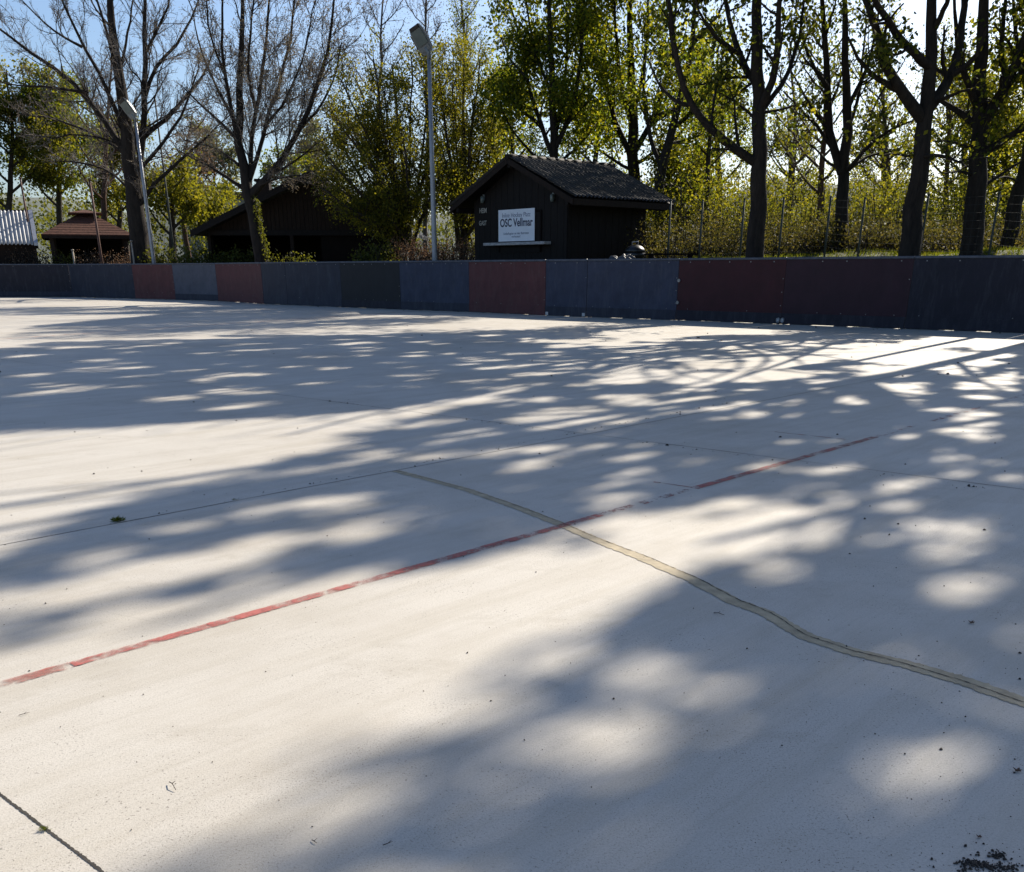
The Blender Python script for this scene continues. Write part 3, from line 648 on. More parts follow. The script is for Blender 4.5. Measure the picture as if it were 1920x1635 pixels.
l3 = copy_tree(lp); l3.location = (9.75, 19.75, tz(9.75, 19.75) - 0.1); l3["label"] = "lamp post just beyond the right edge casting a thin long shadow"
def mast(name, px, y0, Y, r, mat, label, cat, group=None):
    t = at(px, y0, Y); z0 = tz(t[0], Y) - 0.1
    m = MB(); m.tube([(t[0], Y, z0), (t[0], Y, (z0 + t[2]) / 2), (t[0], Y, t[2])], [r, r * 0.9, r * 0.7], 10); m.tube([(t[0], Y, t[2]), (t[0], Y, t[2] + 0.05)], [r * 1.3, r * 0.9], 10)
    m.tube([(t[0], Y, z0), (t[0], Y, z0 + 0.25)], [r * 1.7, r * 1.6], 10)
    return tag(m.build(name, mat, base=(t[0], Y, z0)), label, cat, group)
mast("flag_pole", 290, 182, 44, 0.045, M['greenpost'], "thin grey mast just right of the far lamp post", "mast")
mast("net_pole", 38, 335, 45, 0.05, M['rust'], "thin rusty pole in front of the corrugated shed", "pole", "rusty poles at the left")
mast("net_pole", 168, 338, 43.5, 0.055, M['rust'], "thin rusty pole in front of the gazebo", "pole", "rusty poles at the left")
mast("garden_post", 136, 470, 43.4, 0.05, M['whitepost'], "short pale post left of gazebo centre just above the boards", "post", "short pale posts at the left")
mast("garden_post", 246, 453, 42.5, 0.04, M['whitepost'], "short pale post under the right end of the gazebo roof", "post", "short pale posts at the left")
# wire fence on the bank
fence = thing("wire_fence", (6, 26, tz(6, 26)), "thin wire mesh fence with grey green posts on the bank at the right", "fence")
fp = []
for px, Y, yt in ((1258, 28.8, 376), (1318, 28.0, 376), (1396, 27.2, 374), (1470, 26.4, 372), (1558, 25.5, 370), (1622, 24.8, 372), (1741, 23.6, 366), (1874, 22.3, 362), (1990, 21.2, 358), (2120, 20.1, 352)):
    t = at(px, yt, Y); z0 = tz(t[0], Y) - 0.15; fp.append((t[0], Y, t[2], z0))
    MB().tube([(t[0], Y, z0), (t[0], Y, t[2])], 0.025, 8).tube([(t[0], Y, t[2]), (t[0], Y, t[2] + 0.03)], [0.03, 0.024], 8).build("post", M['greenpost'], fence)
wm = MB()
for (x0, y0, t0, b0), (x1, y1, t1, b1) in zip(fp, fp[1:]):
    for k in range(9):
        f0 = 0.10 + k * 0.108
        za, zb = b0 + 0.15 + (t0 - b0 - 0.15) * f0, b1 + 0.15 + (t1 - b1 - 0.15) * f0
        wm.tube([(x0, y0, za), ((x0 + x1) / 2, (y0 + y1) / 2, (za + zb) / 2 - 0.012), (x1, y1, zb)], 0.0024, 4, False)
    L = math.hypot(x1 - x0, y1 - y0); n = int(L / 0.16)
    for k in range(1, n):
        u = k / n; x, y = x0 + (x1 - x0) * u, y0 + (y1 - y0) * u; t = t0 + (t1 - t0) * u; b = b0 + (b1 - b0) * u + 0.15
        wm.tube([(x, y, b + (t - b) * 0.1), (x, y, b + (t - b) * 0.96)], 0.0015, 3, False)
wm.build("mesh_wire", M['wire'], fence)
# things by the hut's side wall
q = at(1190, 480, 28.3); gzz = tz(q[0], 28.3)
gr = thing("kettle_grill", (q[0], 28.3, gzz), "black kettle grill with a metal lid handle beside the hut corner", "grill")
cz = at(1190, 474, 28.3)[2]; X, Y = q[0], 28.3
MB().tube([(X, Y, cz - 0.24), (X, Y, cz - 0.2), (X, Y, cz - 0.1), (X, Y, cz)], [0.08, 0.17, 0.255, 0.285], 20).build("bowl", M['enamel'], gr)
lid = MB().tube([(X, Y, cz + 0.004), (X, Y, cz + 0.09), (X, Y, cz + 0.16), (X, Y, cz + 0.20)], [0.29, 0.255, 0.17, 0.06], 20).build("lid", M['enamel'], gr)
MB().tube([(X - 0.08, Y, cz + 0.19), (X - 0.08, Y, cz + 0.26), (X + 0.08, Y, cz + 0.275), (X + 0.08, Y, cz + 0.20)], 0.014, 8).build("handle", M['zinc'], lid)
for k in range(3):
    a = k * 2.1 + 0.4; MB().tube([(X + 0.15 * math.cos(a), Y + 0.15 * math.sin(a), cz - 0.2), (X + 0.3 * math.cos(a), Y + 0.3 * math.sin(a), gzz - 0.02)], 0.014, 8).build("leg", M['zinc'], gr)
# crumpled tarp on a low pile
q = at(1166, 478, 27.3); n1, n2 = 34, 20; uu, vv = np.meshgrid(np.linspace(-1, 1, n1), np.linspace(-1, 1, n2))
z = at(1166, 481, 27.3)[2] + 0.05 * np.sin(uu * 5 + vv * 3) * np.cos(vv * 4 - uu * 2) - 0.10 * (uu ** 2) - 0.15 * vv ** 2 + 0.04 * np.sin(uu * 13 + vv * 7) + 0.08 * uu * (uu > 0.3)
edge_ = np.maximum(np.abs(uu), np.abs(vv)) > 0.93; z = np.where(edge_, z - 0.22, z)
V = np.stack([q[0] + uu * 0.36 + 0.03 * np.sin(vv * 7), 27.3 + vv * 0.3, z], -1).reshape(-1, 3); i = (np.arange(n2 - 1)[:, None] * n1 + np.arange(n1 - 1)[None]).ravel()
tp = mesh_np("tarp", V, np.stack([i, i + 1, i + n1 + 1, i + n1], 1), M['tarp'], None, False, (q[0], 27.3, tz(q[0], 27.3)))
tag(tp, "crumpled grey tarp lying left of the kettle grill", "tarp")
tpm = tp.modifiers.new("thick", 'SOLIDIFY'); tpm.thickness = 0.012
q = at(1258, 478, 27.6); zt_ = at(1258, 475, 27.6)[2]; zg = tz(q[0], 27.6)
bn = thing("bench", (q[0], 27.6, zg), "low dark plank bench right of the hut on the bank", "bench")
mb = MB(); 
for k in range(3): mb.box((q[0], 27.5 + k * 0.12, zt_ - 0.02), (1.35, 0.11, 0.04), None, 0.004)
mb.build("seat", M['voidwood'], bn)
for sx in (-0.5, 0.5): MB().box((q[0] + sx, 27.62, (zg - 0.1 + zt_ - 0.04) / 2), (0.08, 0.3, zt_ - 0.04 - zg + 0.1)).build("leg", M['voidwood'], bn)

# ------------------------------------------------------------------ vegetation tools
LIT = [  # parts of the rink that the photograph shows in full sun, in photo pixels on the ground
    [(-400, 845), (0, 812), (250, 800), (420, 786), (560, 782), (760, 762), (900, 738), (960, 742), (790, 782), (600, 830), (500, 868), (430, 896), (250, 932), (150, 962), (60, 1000), (0, 1040), (-300, 1110)],
    [(-300, 1330), (0, 1225), (110, 1190), (60, 1165), (240, 1150), (430, 1132), (620, 1092), (830, 1068), (960, 1022), (1060, 992), (1150, 962), (1290, 962), (1480, 1000), (1380, 1035),
     (1275, 1085), (1230, 1130), (1120, 1165), (1035, 1208), (1090, 1232), (1230, 1238), (1290, 1262), (1120, 1272), (960, 1262), (860, 1270), (795, 1300), (850, 1326), (960, 1338), (1090, 1372), (1180, 1400), (960, 1408), (760, 1392),
     (640, 1420), (500, 1455), (400, 1500), (320, 1560), (280, 1590), (270, 1650), (-300, 1900)],
    [(470, 854), (560, 830), (690, 820), (640, 838), (560, 852)], [(430, 900), (560, 880), (670, 870), (640, 888), (540, 900)], [(1290, 962), (1420, 948), (1510, 962), (1590, 978), (1640, 998), (1560, 1024), (1450, 1036), (1380, 1038), (1290, 1040)],
    [(450, 955), (560, 935), (740, 922), (700, 945), (560, 965)], [(350, 1030), (430, 1010), (545, 1000), (520, 1022), (420, 1042)], [(190, 1085), (330, 1052), (510, 1038), (480, 1060), (330, 1088)],
    [(-100, 1130), (120, 1085), (230, 1072), (180, 1120), (60, 1150), (-100, 1165)], [(600, 1012), (660, 990), (740, 978), (715, 1002), (650, 1022)], [(420, 1112), (520, 1088), (600, 1075), (570, 1100), (480, 1122)],
    [(250, 1000), (330, 985), (400, 978), (370, 992), (300, 1006)],
    [(-600, 560), (300, 574), (415, 577), (300, 590), (60, 611), (0, 634), (-500, 650)]]
def inpoly(x, y, poly):
    c = np.zeros(x.shape, bool); n = len(poly)
    for k in range(n):
        (x0, y0), (x1, y1) = poly[k], poly[(k + 1) % n]
        if y0 == y1: continue
        c ^= ((y0 > y) != (y1 > y)) & (x < (x1 - x0) * (y - y0) / (y1 - y0) + x0)
    return c
GX0, GY0, GS = -14.0, 0.4, 0.03
_ix, _iy = np.meshgrid(GX0 + GS * np.arange(800), GY0 + GS * np.arange(840)); _g = np.stack([_ix, _iy, np.zeros_like(_ix)], -1)
_px, _py = proj(_g); SUNNY = np.zeros(_ix.shape, bool)
for p in LIT: SUNNY |= inpoly(_px, _py, p)
def gaps(seed, poly, n, r0, r1):
    """open gaps in the foliage: patches of the rink that stay in the sun"""
    r = np.random.default_rng(seed); xs = [q[0] for q in poly]; ys = [q[1] for q in poly]; A = [gnd(*q) for q in poly]
    x0, x1, y0, y1 = min(q[0] for q in A), max(q[0] for q in A), min(q[1] for q in A), max(q[1] for q in A); k = 0
    while k < n:
        c = np.array([r.uniform(x0, x1), r.uniform(y0, y1)]); u, v = proj(np.array([c[0], c[1], 0.0]))
        if not inpoly(np.array([u]), np.array([v]), poly)[0]: k += 0.2; continue
        k += 1; rad = r.uniform(r0, r1) + 0.01; e = r.uniform(0.35, 0.85); an = r.normal(1.0, 0.35)
        i0, i1 = int((c[1] - rad - GY0) / GS), int((c[1] + rad - GY0) / GS) + 1; j0, j1 = int((c[0] - rad - GX0) / GS), int((c[0] + rad - GX0) / GS) + 1
        if i0 < 0 or j0 < 0 or i1 > 840 or j1 > 800: continue
        dx, dy = _ix[i0:i1, j0:j1] - c[0], _iy[i0:i1, j0:j1] - c[1]; a_ = dx * math.cos(an) + dy * math.sin(an); b_ = -dx * math.sin(an) + dy * math.cos(an)
        SUNNY[i0:i1, j0:j1] |= (a_ / rad) ** 2 + (b_ / (rad * e)) ** 2 < 1
gaps(1, [(1050, 635), (1925, 645), (1925, 790), (1000, 790), (860, 770), (960, 690)], 420, 0.13, 0.34)
gaps(7, [(1020, 790), (1925, 790), (1925, 890), (1300, 890)], 60, 0.09, 0.2)
gaps(4, [(560, 600), (1050, 615), (900, 740), (500, 760), (560, 660)], 120, 0.12, 0.28)
gaps(5, [(0, 650), (560, 640), (520, 760), (0, 790)], 55, 0.14, 0.32)
SPOTS = [(455, 1022, 110, 11), (350, 1062, 165, 12), (90, 1118, 160, 20), (670, 1002, 80, 13), (510, 1098, 100, 11), (330, 992, 90, 8), (580, 945, 150, 11), (140, 1052, 80, 9), (640, 968, 60, 7), (1168, 897, 60, 14), (1072, 930, 40, 9), (1139, 942, 50, 13), (1335, 955, 75, 14), (1594, 947, 52, 18), (1508, 916, 52, 10), (1685, 913, 62, 12), (1690, 954, 52, 13), (1771, 892, 42, 9), (1872, 899, 42, 9), (1728, 990, 48, 16), (1834, 988, 62, 17),
         (1838, 1021, 36, 14), (1642, 1019, 32, 9), (1752, 1040, 36, 23), (1786, 1115, 74, 33), (1872, 1086, 54, 22), (1431, 1076, 46, 32), (1580, 1136, 34, 10), (1671, 1155, 28, 13), (1915, 1196, 40, 42), (1383, 1167, 32, 10), (1345, 1220, 38, 17), (1508, 1208, 28, 13),
         (1877, 937, 40, 9), (1810, 952, 25, 5), (1126, 1235, 75, 22), (1198, 1270, 80, 32), (1220, 1338, 62, 22), (1143, 1410, 88, 38), (1305, 1410, 40, 16), (1339, 1287, 45, 18), (1655, 1261, 72, 20), (1472, 1342, 44, 14), (1770, 1218, 34, 10), (1780, 1321, 40, 20), (1892, 1385, 60, 44),
         (1690, 1453, 122, 42), (1634, 1522, 62, 36), (1800, 1505, 60, 25), (1740, 1590, 60, 26), (498, 1547, 125, 50), (600, 1520, 90, 26), (773, 1558, 60, 26), (1060, 1450, 118, 48), (662, 850, 30, 6), (681, 867, 36, 6), (798, 796, 60, 6), (1005, 780, 60, 10), (1023, 806, 30, 5), (822, 824, 40, 6),
         (873, 815, 50, 7), (798, 855, 40, 8), (915, 850, 60, 8), (1010, 841, 50, 7), (986, 876, 60, 12), (1080, 843, 60, 7), (798, 956, 42, 10), (798, 916, 46, 7), (658, 995, 60, 10), (963, 918, 40, 9), (892, 970, 40, 7), (915, 1002, 50, 7), (1180, 860, 50, 7), (1290, 870, 45, 7), (1240, 905, 34, 6), (1420, 880, 46, 8), (1600, 870, 50, 8)]
for (u_, v_, a_, b_) in SPOTS:
    a_, b_ = a_ * 1.06 + 6, b_ * 1.08 + 2.5
    if u_ > 1600 and 930 < v_ < 1130: a_, b_ = a_ * 0.97, b_ * 0.97
    SUNNY |= ((_px - u_ + 0.0) / a_) ** 2 + ((_py - v_ + (_px - u_) * 0.12) / b_) ** 2 < 1.0
for (u_, v_, a_, b_) in [(1366, 968, 36, 11), (1450, 998, 38, 11), (1066, 1028, 40, 13), (1270, 1150, 10, 5), (1560, 1000, 20, 6)]: SUNNY &= ~(((_px - u_) / a_) ** 2 + ((_py - v_) / b_) ** 2 < 1.0)
_gr = np.random.default_rng(77)
def in_lit(P):
    k = 1.0 / math.tan(SUN_EL); x = P[:, 0] - k * P[:, 2] * math.sin(SUN_AZ) + _gr.normal(0, 0.02, len(P)); y = P[:, 1] - k * P[:, 2] * math.cos(SUN_AZ) + _gr.normal(0, 0.03, len(P))
    i, j = ((y - GY0) / GS).astype(int), ((x - GX0) / GS).astype(int); ok = (i >= 0) & (i < 840) & (j >= 0) & (j < 800)
    return ok & SUNNY[np.clip(i, 0, 839), np.clip(j, 0, 799)]
COV = np.zeros((420, 400), np.int32)          # leaves that shade each 6 cm of the rink so far
def shade_xy(P):
    k = 1.0 / math.tan(SUN_EL); return P[:, 0] - k * P[:, 2] * math.sin(SUN_AZ), P[:, 1] - k * P[:, 2] * math.cos(SUN_AZ)
def cover(P):
    x, y = shade_xy(P); i, j = ((y - GY0) / 0.06).astype(int), ((x - GX0) / 0.06).astype(int); ok = (i >= 0) & (i < 420) & (j >= 0) & (j < 400)
    np.add.at(COV, (i[ok], j[ok]), 1)
_cx, _cy = np.meshgrid(GX0 + 0.06 * (np.arange(400) + .5), GY0 + 0.06 * (np.arange(420) + .5)); _u, _v = proj(np.stack([_cx, _cy, _cx * 0], -1))
_er = SUNNY.copy()
for sh in ((2, 0), (-2, 0), (0, 2), (0, -2)): _er |= np.roll(SUNNY, sh, (0, 1))
WANT = ~_er[::2, ::2] & (_u > -40) & (_u < 1960) & (_v > 628) & (_v < 1660)
def shade_infill(r, T, reach):
    """add unseen leaves where the crown casts too little shade on the rink"""
    from mathutils.kdtree import KDTree
    u, v = proj(T); T = T[(v < -8) | (u > 1935)]                     # only where the crown stands above or beside the view
    if len(T) < 5: return np.zeros((0, 3))
    x, y = shade_xy(T); kd = KDTree(len(T))
    for q in range(len(T)): kd.insert((x[q], y[q], 0), q)
    kd.balance(); out = []
    for i, j in np.argwhere(WANT & (COV < 3)):
        c = (_cx[i, j], _cy[i, j]); co, q, d = kd.find((c[0], c[1], 0))
        if d < reach:
            for _ in range(3): out.append((T[q, 0] + c[0] - co[0] + r.normal(0, .02), T[q, 1] + c[1] - co[1] + r.normal(0, .02), T[q, 2] - 0.03))
    return np.array(out).reshape(-1, 3)
def resample(pts, n):
    pts = np.asarray(pts, float); s = np.r_[0, np.cumsum(np.linalg.norm(np.diff(pts, axis=0), axis=1))]; u = np.linspace(0, s[-1], n)
    out = np.stack([np.interp(u, s, pts[:, k]) for k in range(3)], 1)
    for _ in range(2): out[1:-1] = 0.25 * out[:-2] + 0.5 * out[1:-1] + 0.25 * out[2:]
    return out
def spawn(r, P, R, dens, ratio, ang, up, n=5, wob=0.22, rr=0.55, t0=0.2, t1=1.0, lmin=0.12, lmax=9, rmin=0.004, tip=0.35, fade=0.5):
    B, n0, _ = P.shape; seg = np.diff(P, axis=1); pl = np.linalg.norm(seg, axis=2).sum(1)
    cnt = np.maximum(1, np.round(pl * dens + r.uniform(-0.4, 0.4, B))).astype(int); idx = np.repeat(np.arange(B), cnt); N = len(idx)
    t = r.uniform(t0, t1, N); f = np.minimum(t * (n0 - 1), n0 - 1.001); i = f.astype(int); fr = (f - i)[:, None]
    p = P[idx, i] * (1 - fr) + P[idx, i + 1] * fr; T = norm(P[idx, i + 1] - P[idx, i]); r0 = R[idx, i] * (1 - fr[:, 0]) + R[idx, i + 1] * fr[:, 0]
    q = norm(r.normal(size=(N, 3))); A = norm(np.cross(T, q)); a = np.radians(r.normal(ang, 10, N))[:, None]
    d = np.cos(a) * T + np.sin(a) * A; d[:, 2] += up; d = norm(d)
    L = np.clip(pl[idx] * ratio * r.uniform(0.55, 1.25, N) * (1 - fade * t), lmin, lmax)
    out = np.empty((N, n, 3)); out[:, 0] = p
    for k in range(1, n):
        d = norm(d + r.normal(0, wob, (N, 3)) + np.array([0, 0, up * 0.35])); out[:, k] = out[:, k - 1] + d * (L / (n - 1))[:, None]
    rb = np.maximum(r0 * rr, rmin); RR = rb[:, None] * np.linspace(1, tip, n)[None]
    return out, np.maximum(RR, rmin * 0.6)
def tubes(P, R, sides):
    B, n, _ = P.shape; T = np.empty_like(P); T[:, 1:-1] = P[:, 2:] - P[:, :-2]; T[:, 0] = P[:, 1] - P[:, 0]; T[:, -1] = P[:, -1] - P[:, -2]; T = norm(T)
    D = norm(P[:, -1] - P[:, 0]); ref = np.where(np.abs(D[:, :1]) < 0.8, np.array([[1., 0, 0]]), np.array([[0, 1., 0]]))[:, None]
    A = norm(np.cross(T, ref)); Bn = np.cross(T, A); th = 2 * np.pi * np.arange(sides) / sides
    V = P[:, :, None] + (A[:, :, None] * np.cos(th)[:, None] + Bn[:, :, None] * np.sin(th)[:, None]) * R[:, :, None, None]
    base = (np.arange(B)[:, None, None] * n + np.arange(n - 1)[None, :, None]) * sides; k = np.arange(sides)[None, None]; k1 = (k + 1) % sides
    Fq = np.stack([base + k, base + k1, base + sides + k1, base + sides + k], -1).reshape(-1, 4)
    return V.reshape(-1, 3), Fq
def join(parts):
    Vs, Fs, o = [], [], 0
    for V, Fq in parts: Vs.append(V); Fs.append(Fq + o); o += len(V)
    return np.concatenate(Vs), np.concatenate(Fs)
def leaves(r, P, size, aspect=0.6, droop=0.0, fold=0.25):
    N = len(P); d = norm(r.normal(size=(N, 3)) + np.array([0, 0, -droop])); s = norm(np.cross(d, r.normal(size=(N, 3)))); n = np.cross(d, s)
    L = (size * r.uniform(0.55, 1.3, N))[:, None]; W = L * aspect / 2
    V = np.stack([P, P + d * L * 0.5 + s * W + n * W * fold, P + d * L, P + d * L * 0.5 - s * W + n * W * fold], 1).reshape(-1, 3)
    return V, np.arange(N * 4).reshape(-1, 4)
def along(r, P, count, jit):
    B, n, _ = P.shape; i = r.integers(0, B, count); f = r.uniform(0.15, 0.999, count) * (n - 1); k = f.astype(int); u = (f - k)[:, None]
    return P[i, k] * (1 - u) + P[i, k + 1] * u + r.normal(0, jit, (count, 3))
def limb(Y, pts, r0, r1, r, n=9, dY=None):
    dy = r.uniform(-1, 1) if dY is None else dY; m = len(pts)
    W = [at(px, py, Y + dy * (k / max(1, m - 1)) ** 1.2 * 2.2) for k, (px, py) in enumerate(pts)]
    P = resample(W, n); P[1:-1] += r.normal(0, 0.012 * np.linalg.norm(P[-1] - P[0]) / 3, (n - 2, 3))
    return P, np.linspace(r0, r1, n)
def tree(name, label, cat, seed, Y, trunk, limbs, rt, levels, bark, twigm, leaf=None, group=None, cull=False, leafsize=0.1, nleaf=0, aspect=0.62, ljit=0.14, top=None, flare=1.35, lr=1.0, clear=None, fill=0):
    """trunk and limbs follow outlines in photo pixels at depth Y; finer branches grow from them"""
    r = np.random.default_rng(seed)
    if isinstance(trunk, tuple):  P0, R0 = trunk
    else:
        P0, R0 = limb(Y, trunk, rt[0], rt[1], r, 12, 0.0)
    zb = tz(P0[0, 0], P0[0, 1]) - 0.15
    foot = np.array([P0[0, 0], P0[0, 1], zb])
    P0 = np.vstack([foot, P0]); R0 = np.r_[R0[0] * flare, R0]
    root = thing(name, tuple(foot), label, cat, group)
    Ls = [(l if isinstance(l[0], np.ndarray) else limb(Y, l[0], l[1], l[2], r, 9, l[3] if len(l) > 3 else None)) for l in limbs]
    if top:
        h, n_, sp_ = top; e = P0[-1]; up_ = resample([e, e + [r.normal(0, .3), r.normal(0, .3), (h - e[2]) * .5], [e[0] + r.normal(0, .5), e[1] + r.normal(0, .5), h]], 9); c0 = foot[:2]
        for (p_, q_) in list(Ls):
            if proj(p_[-1])[1] < 25:
                o_ = norm(p_[-1][:2] - c0 + r.normal(0, 0.3, 2)); hh_ = (h - p_[-1][2]) * r.uniform(0.5, 0.95); k_ = sp_ * r.uniform(0.3, 0.8)
                Ls.append((resample([p_[-1], p_[-1] + [o_[0] * k_ * .6, o_[1] * k_ * .6, hh_ * .45], p_[-1] + [o_[0] * k_, o_[1] * k_, hh_]], 9), np.linspace(q_[-1], 0.02, 9)))
        for k in range(n_):
            f_ = r.uniform(0, 0.6); b_ = np.array([np.interp(f_, np.linspace(0, 1, 9), up_[:, j]) for j in range(3)]); a_ = k * 2.4 + r.uniform(0, 1); k_ = sp_ * r.uniform(0.6, 1.1) * (1 - f_ * .4)
            Ls.append((resample([b_, b_ + [math.cos(a_) * k_ * .6, math.sin(a_) * k_ * .6, (h - b_[2]) * r.uniform(.15, .35)], b_ + [math.cos(a_) * k_, math.sin(a_) * k_, (h - b_[2]) * r.uniform(.4, .9)]], 9), np.linspace(R0[-1] * .6, 0.02, 9)))
        P0 = np.vstack([P0, up_[1:]]); R0 = np.r_[R0, np.linspace(R0[-1], 0.02, 9)[1:]]
    if cull and fill > 0.45: Ls = [l for l in Ls if in_lit(l[0]).mean() < 0.6] or Ls[:4]
    if lr != 1.0: Ls = [(a_, b_ * np.r_[1, np.full(len(b_) - 1, lr)]) for a_, b_ in Ls]
    main = [tubes(P0[None], R0[None], 12)]
    LP = np.array([l[0] for l in Ls] + [resample(P0[len(P0) // 2:], 9)]); LR = np.array([l[1] for l in Ls] + [np.linspace(R0[len(P0) // 2], R0[-1], 9)])
    if Ls: main.append(tubes(LP[:-1], LR[:-1], 8))
    P, R = LP, LR; fine = []; tips = []
    for k, lv in enumerate(levels):
        P, R = spawn(r, P, R, **lv)
        if cull:
            L_ = in_lit(P.reshape(-1, 3)).reshape(P.shape[:2]); keep = (L_[:, 1:].sum(1) <= (3 if k == 0 else 2)); P, R = P[keep], R[keep]
        if clear and k >= 1:
            x_, y_ = proj(P[:, -1]); keep = ~((x_ < clear[0]) & (y_ > clear[1])); P, R = P[keep], R[keep]
        (main if k == 0 else fine).append(tubes(P, R, 5 if k == 0 else 3)); tips.append(P)
    V, Fq = join(main); mesh_np("trunk", V, Fq, bark, root, True)
    parts = list(fine); nt_ = sum(len(f[1]) for f in fine)
    if nleaf:
        Q = along(r, tips[-1], nleaf, ljit)
        if len(tips) > 1: Q = np.concatenate([Q, along(r, tips[-2], nleaf // 4, ljit)])
        if cull: Q = Q[~in_lit(Q)]
        if clear: x_, y_ = proj(Q); Q = Q[~((x_ < clear[0]) & (y_ > clear[1] + r.normal(0, 18, len(Q))))]
        if cull: cover(Q)
        if fill:
            E_ = shade_infill(r, np.concatenate([tips[-1][:, -1], tips[-1][:, 1], tips[-2][:, -1]]), fill)  # extra leaves out of view, added for their shade on the rink
            cover(E_); Q = np.concatenate([Q, E_])
        parts.append(leaves(r, Q, leafsize, aspect, 0.3))
    V, Fq = join(parts); o = mesh_np("crown", V, Fq, twigm, root)
    if nleaf:
        o.data.materials.append(leaf); mi = np.zeros(len(Fq), np.int32); mi[nt_:] = 1; o.data.polygons.foreach_set("material_index", mi)
    return root
def free_limbs(r, x, y, h, fork, n, spread, r0, tf=0.93):
    """trunk and limbs for a tree placed in metres"""
    z0 = tz(x, y); tr = resample([(x, y, z0), (x + r.normal(0, .1), y + r.normal(0, .1), z0 + fork), (x + r.normal(0, .35), y + r.normal(0, .35), h * 0.6), (x + r.normal(0, .6), y + r.normal(0, .6), h * tf)], 14)
    TR = np.linspace(r0, r0 * 0.18, 14); ls = []
    for k in range(n):
        a = 2 * math.pi * (k / n) + r.normal(0, 0.3); zs = fork + (h * 0.75 - fork) * (k / n) ** 0.8 * r.uniform(0.7, 1.1); f = (zs) / h
        top = min(h * 0.97, zs + (h - zs) * r.uniform(0.45, 0.85)); sp_ = spread * r.uniform(0.6, 1.1) * (1 - 0.5 * f)
        b = np.array([np.interp(zs + z0 * 0, tr[:, 2], tr[:, j]) for j in (0, 1)]); c, s = math.cos(a), math.sin(a)
        ls.append((resample([(b[0], b[1], zs), (b[0] + c * sp_ * 0.5, b[1] + s * sp_ * 0.5, zs + (top - zs) * 0.35), (b[0] + c * sp_, b[1] + s * sp_, top)], 9), np.linspace(r0 * 0.42, 0.03, 9)))
    return (tr, TR), ls

# ------------------------------------------------------------------ trees
BARE = [dict(dens=2.4, ratio=0.45, ang=38, up=0.12, n=7, wob=0.17, rr=0.30, t0=0.08, lmax=3.6, rmin=0.014),
        dict(dens=4.6, ratio=0.5, ang=40, up=0.10, n=6, wob=0.2, rr=0.5, t0=0.08, lmax=2.0, rmin=0.0095),
        dict(dens=7.0, ratio=0.55, ang=38, up=0.08, n=4, wob=0.22, rr=0.6, t0=0.08, lmin=0.3, lmax=1.1, rmin=0.0075)]
tree("bare_tree", "huge bare spreading tree behind the pale far lamp post", "tree", 11, 43.0,
     [(264, 484), (261, 440), (252, 380), (248, 330), (240, 260), (231, 210), (222, 130), (215, 60), (209, 0), (205, -60)],
     [([(252, 345), (265, 300), (270, 220), (272, 147), (273, 55), (271, -40)], .19, .07, -.3),
      ([(248, 320), (238, 290), (191, 213), (165, 172), (121, 139), (66, 106), (18, 70), (-20, 40)], .17, .04),
      ([(243, 285), (235, 265), (198, 147), (154, 88), (125, 29), (105, -30)], .13, .04),
      ([(245, 300), (220, 275), (190, 255), (147, 238), (100, 220), (40, 214)], .08, .025, .6),
      ([(226, 176), (213, 110), (198, 48), (170, -30)], .11, .04), ([(224, 150), (232, 100), (245, 40), (250, -30)], .08, .03),
      ([(270, 253), (290, 240), (319, 220), (352, 176), (385, 143), (402, 90)], .12, .03), ([(272, 180), (283, 128), (330, 88), (367, 29), (380, -20)], .10, .03),
      ([(256, 330), (268, 305), (305, 275), (330, 235), (360, 172), (372, 130)], .10, .03, -.8), ([(254, 395), (282, 352), (323, 312), (367, 279), (404, 235), (432, 215)], .11, .025, -.4),
      ([(250, 370), (225, 330), (180, 310), (130, 300), (80, 305)], .07, .02), ([(165, 172), (130, 170), (80, 160), (30, 165), (-10, 150)], .07, .02),
      ([(272, 100), (300, 50), (318, 0), (325, -40)], .07, .03), ([(154, 88), (100, 60), (50, 10), (20, -20)], .06, .02), ([(215, 60), (180, 20), (160, -30)], .06, .02)],
     (.40, .08), BARE, M['barkdark'], M['twigpale'], M['bud'], "bare trees at the left", leafsize=0.04, nleaf=16000, ljit=0.06, top=(15, 6, 4), lr=0.8)
B2 = [dict(dens=2.8, ratio=0.42, ang=36, up=0.15, n=7, wob=0.16, rr=0.28, t0=0.08, lmax=2.8, rmin=0.012),
      dict(dens=6.0, ratio=0.55, ang=42, up=0.10, n=6, wob=0.18, rr=0.5, t0=0.06, lmax=1.5, rmin=0.008),
      dict(dens=8.0, ratio=0.55, ang=36, up=0.1, n=4, wob=0.22, rr=0.6, t0=0.08, lmin=0.2, lmax=0.7, rmin=0.0065)]
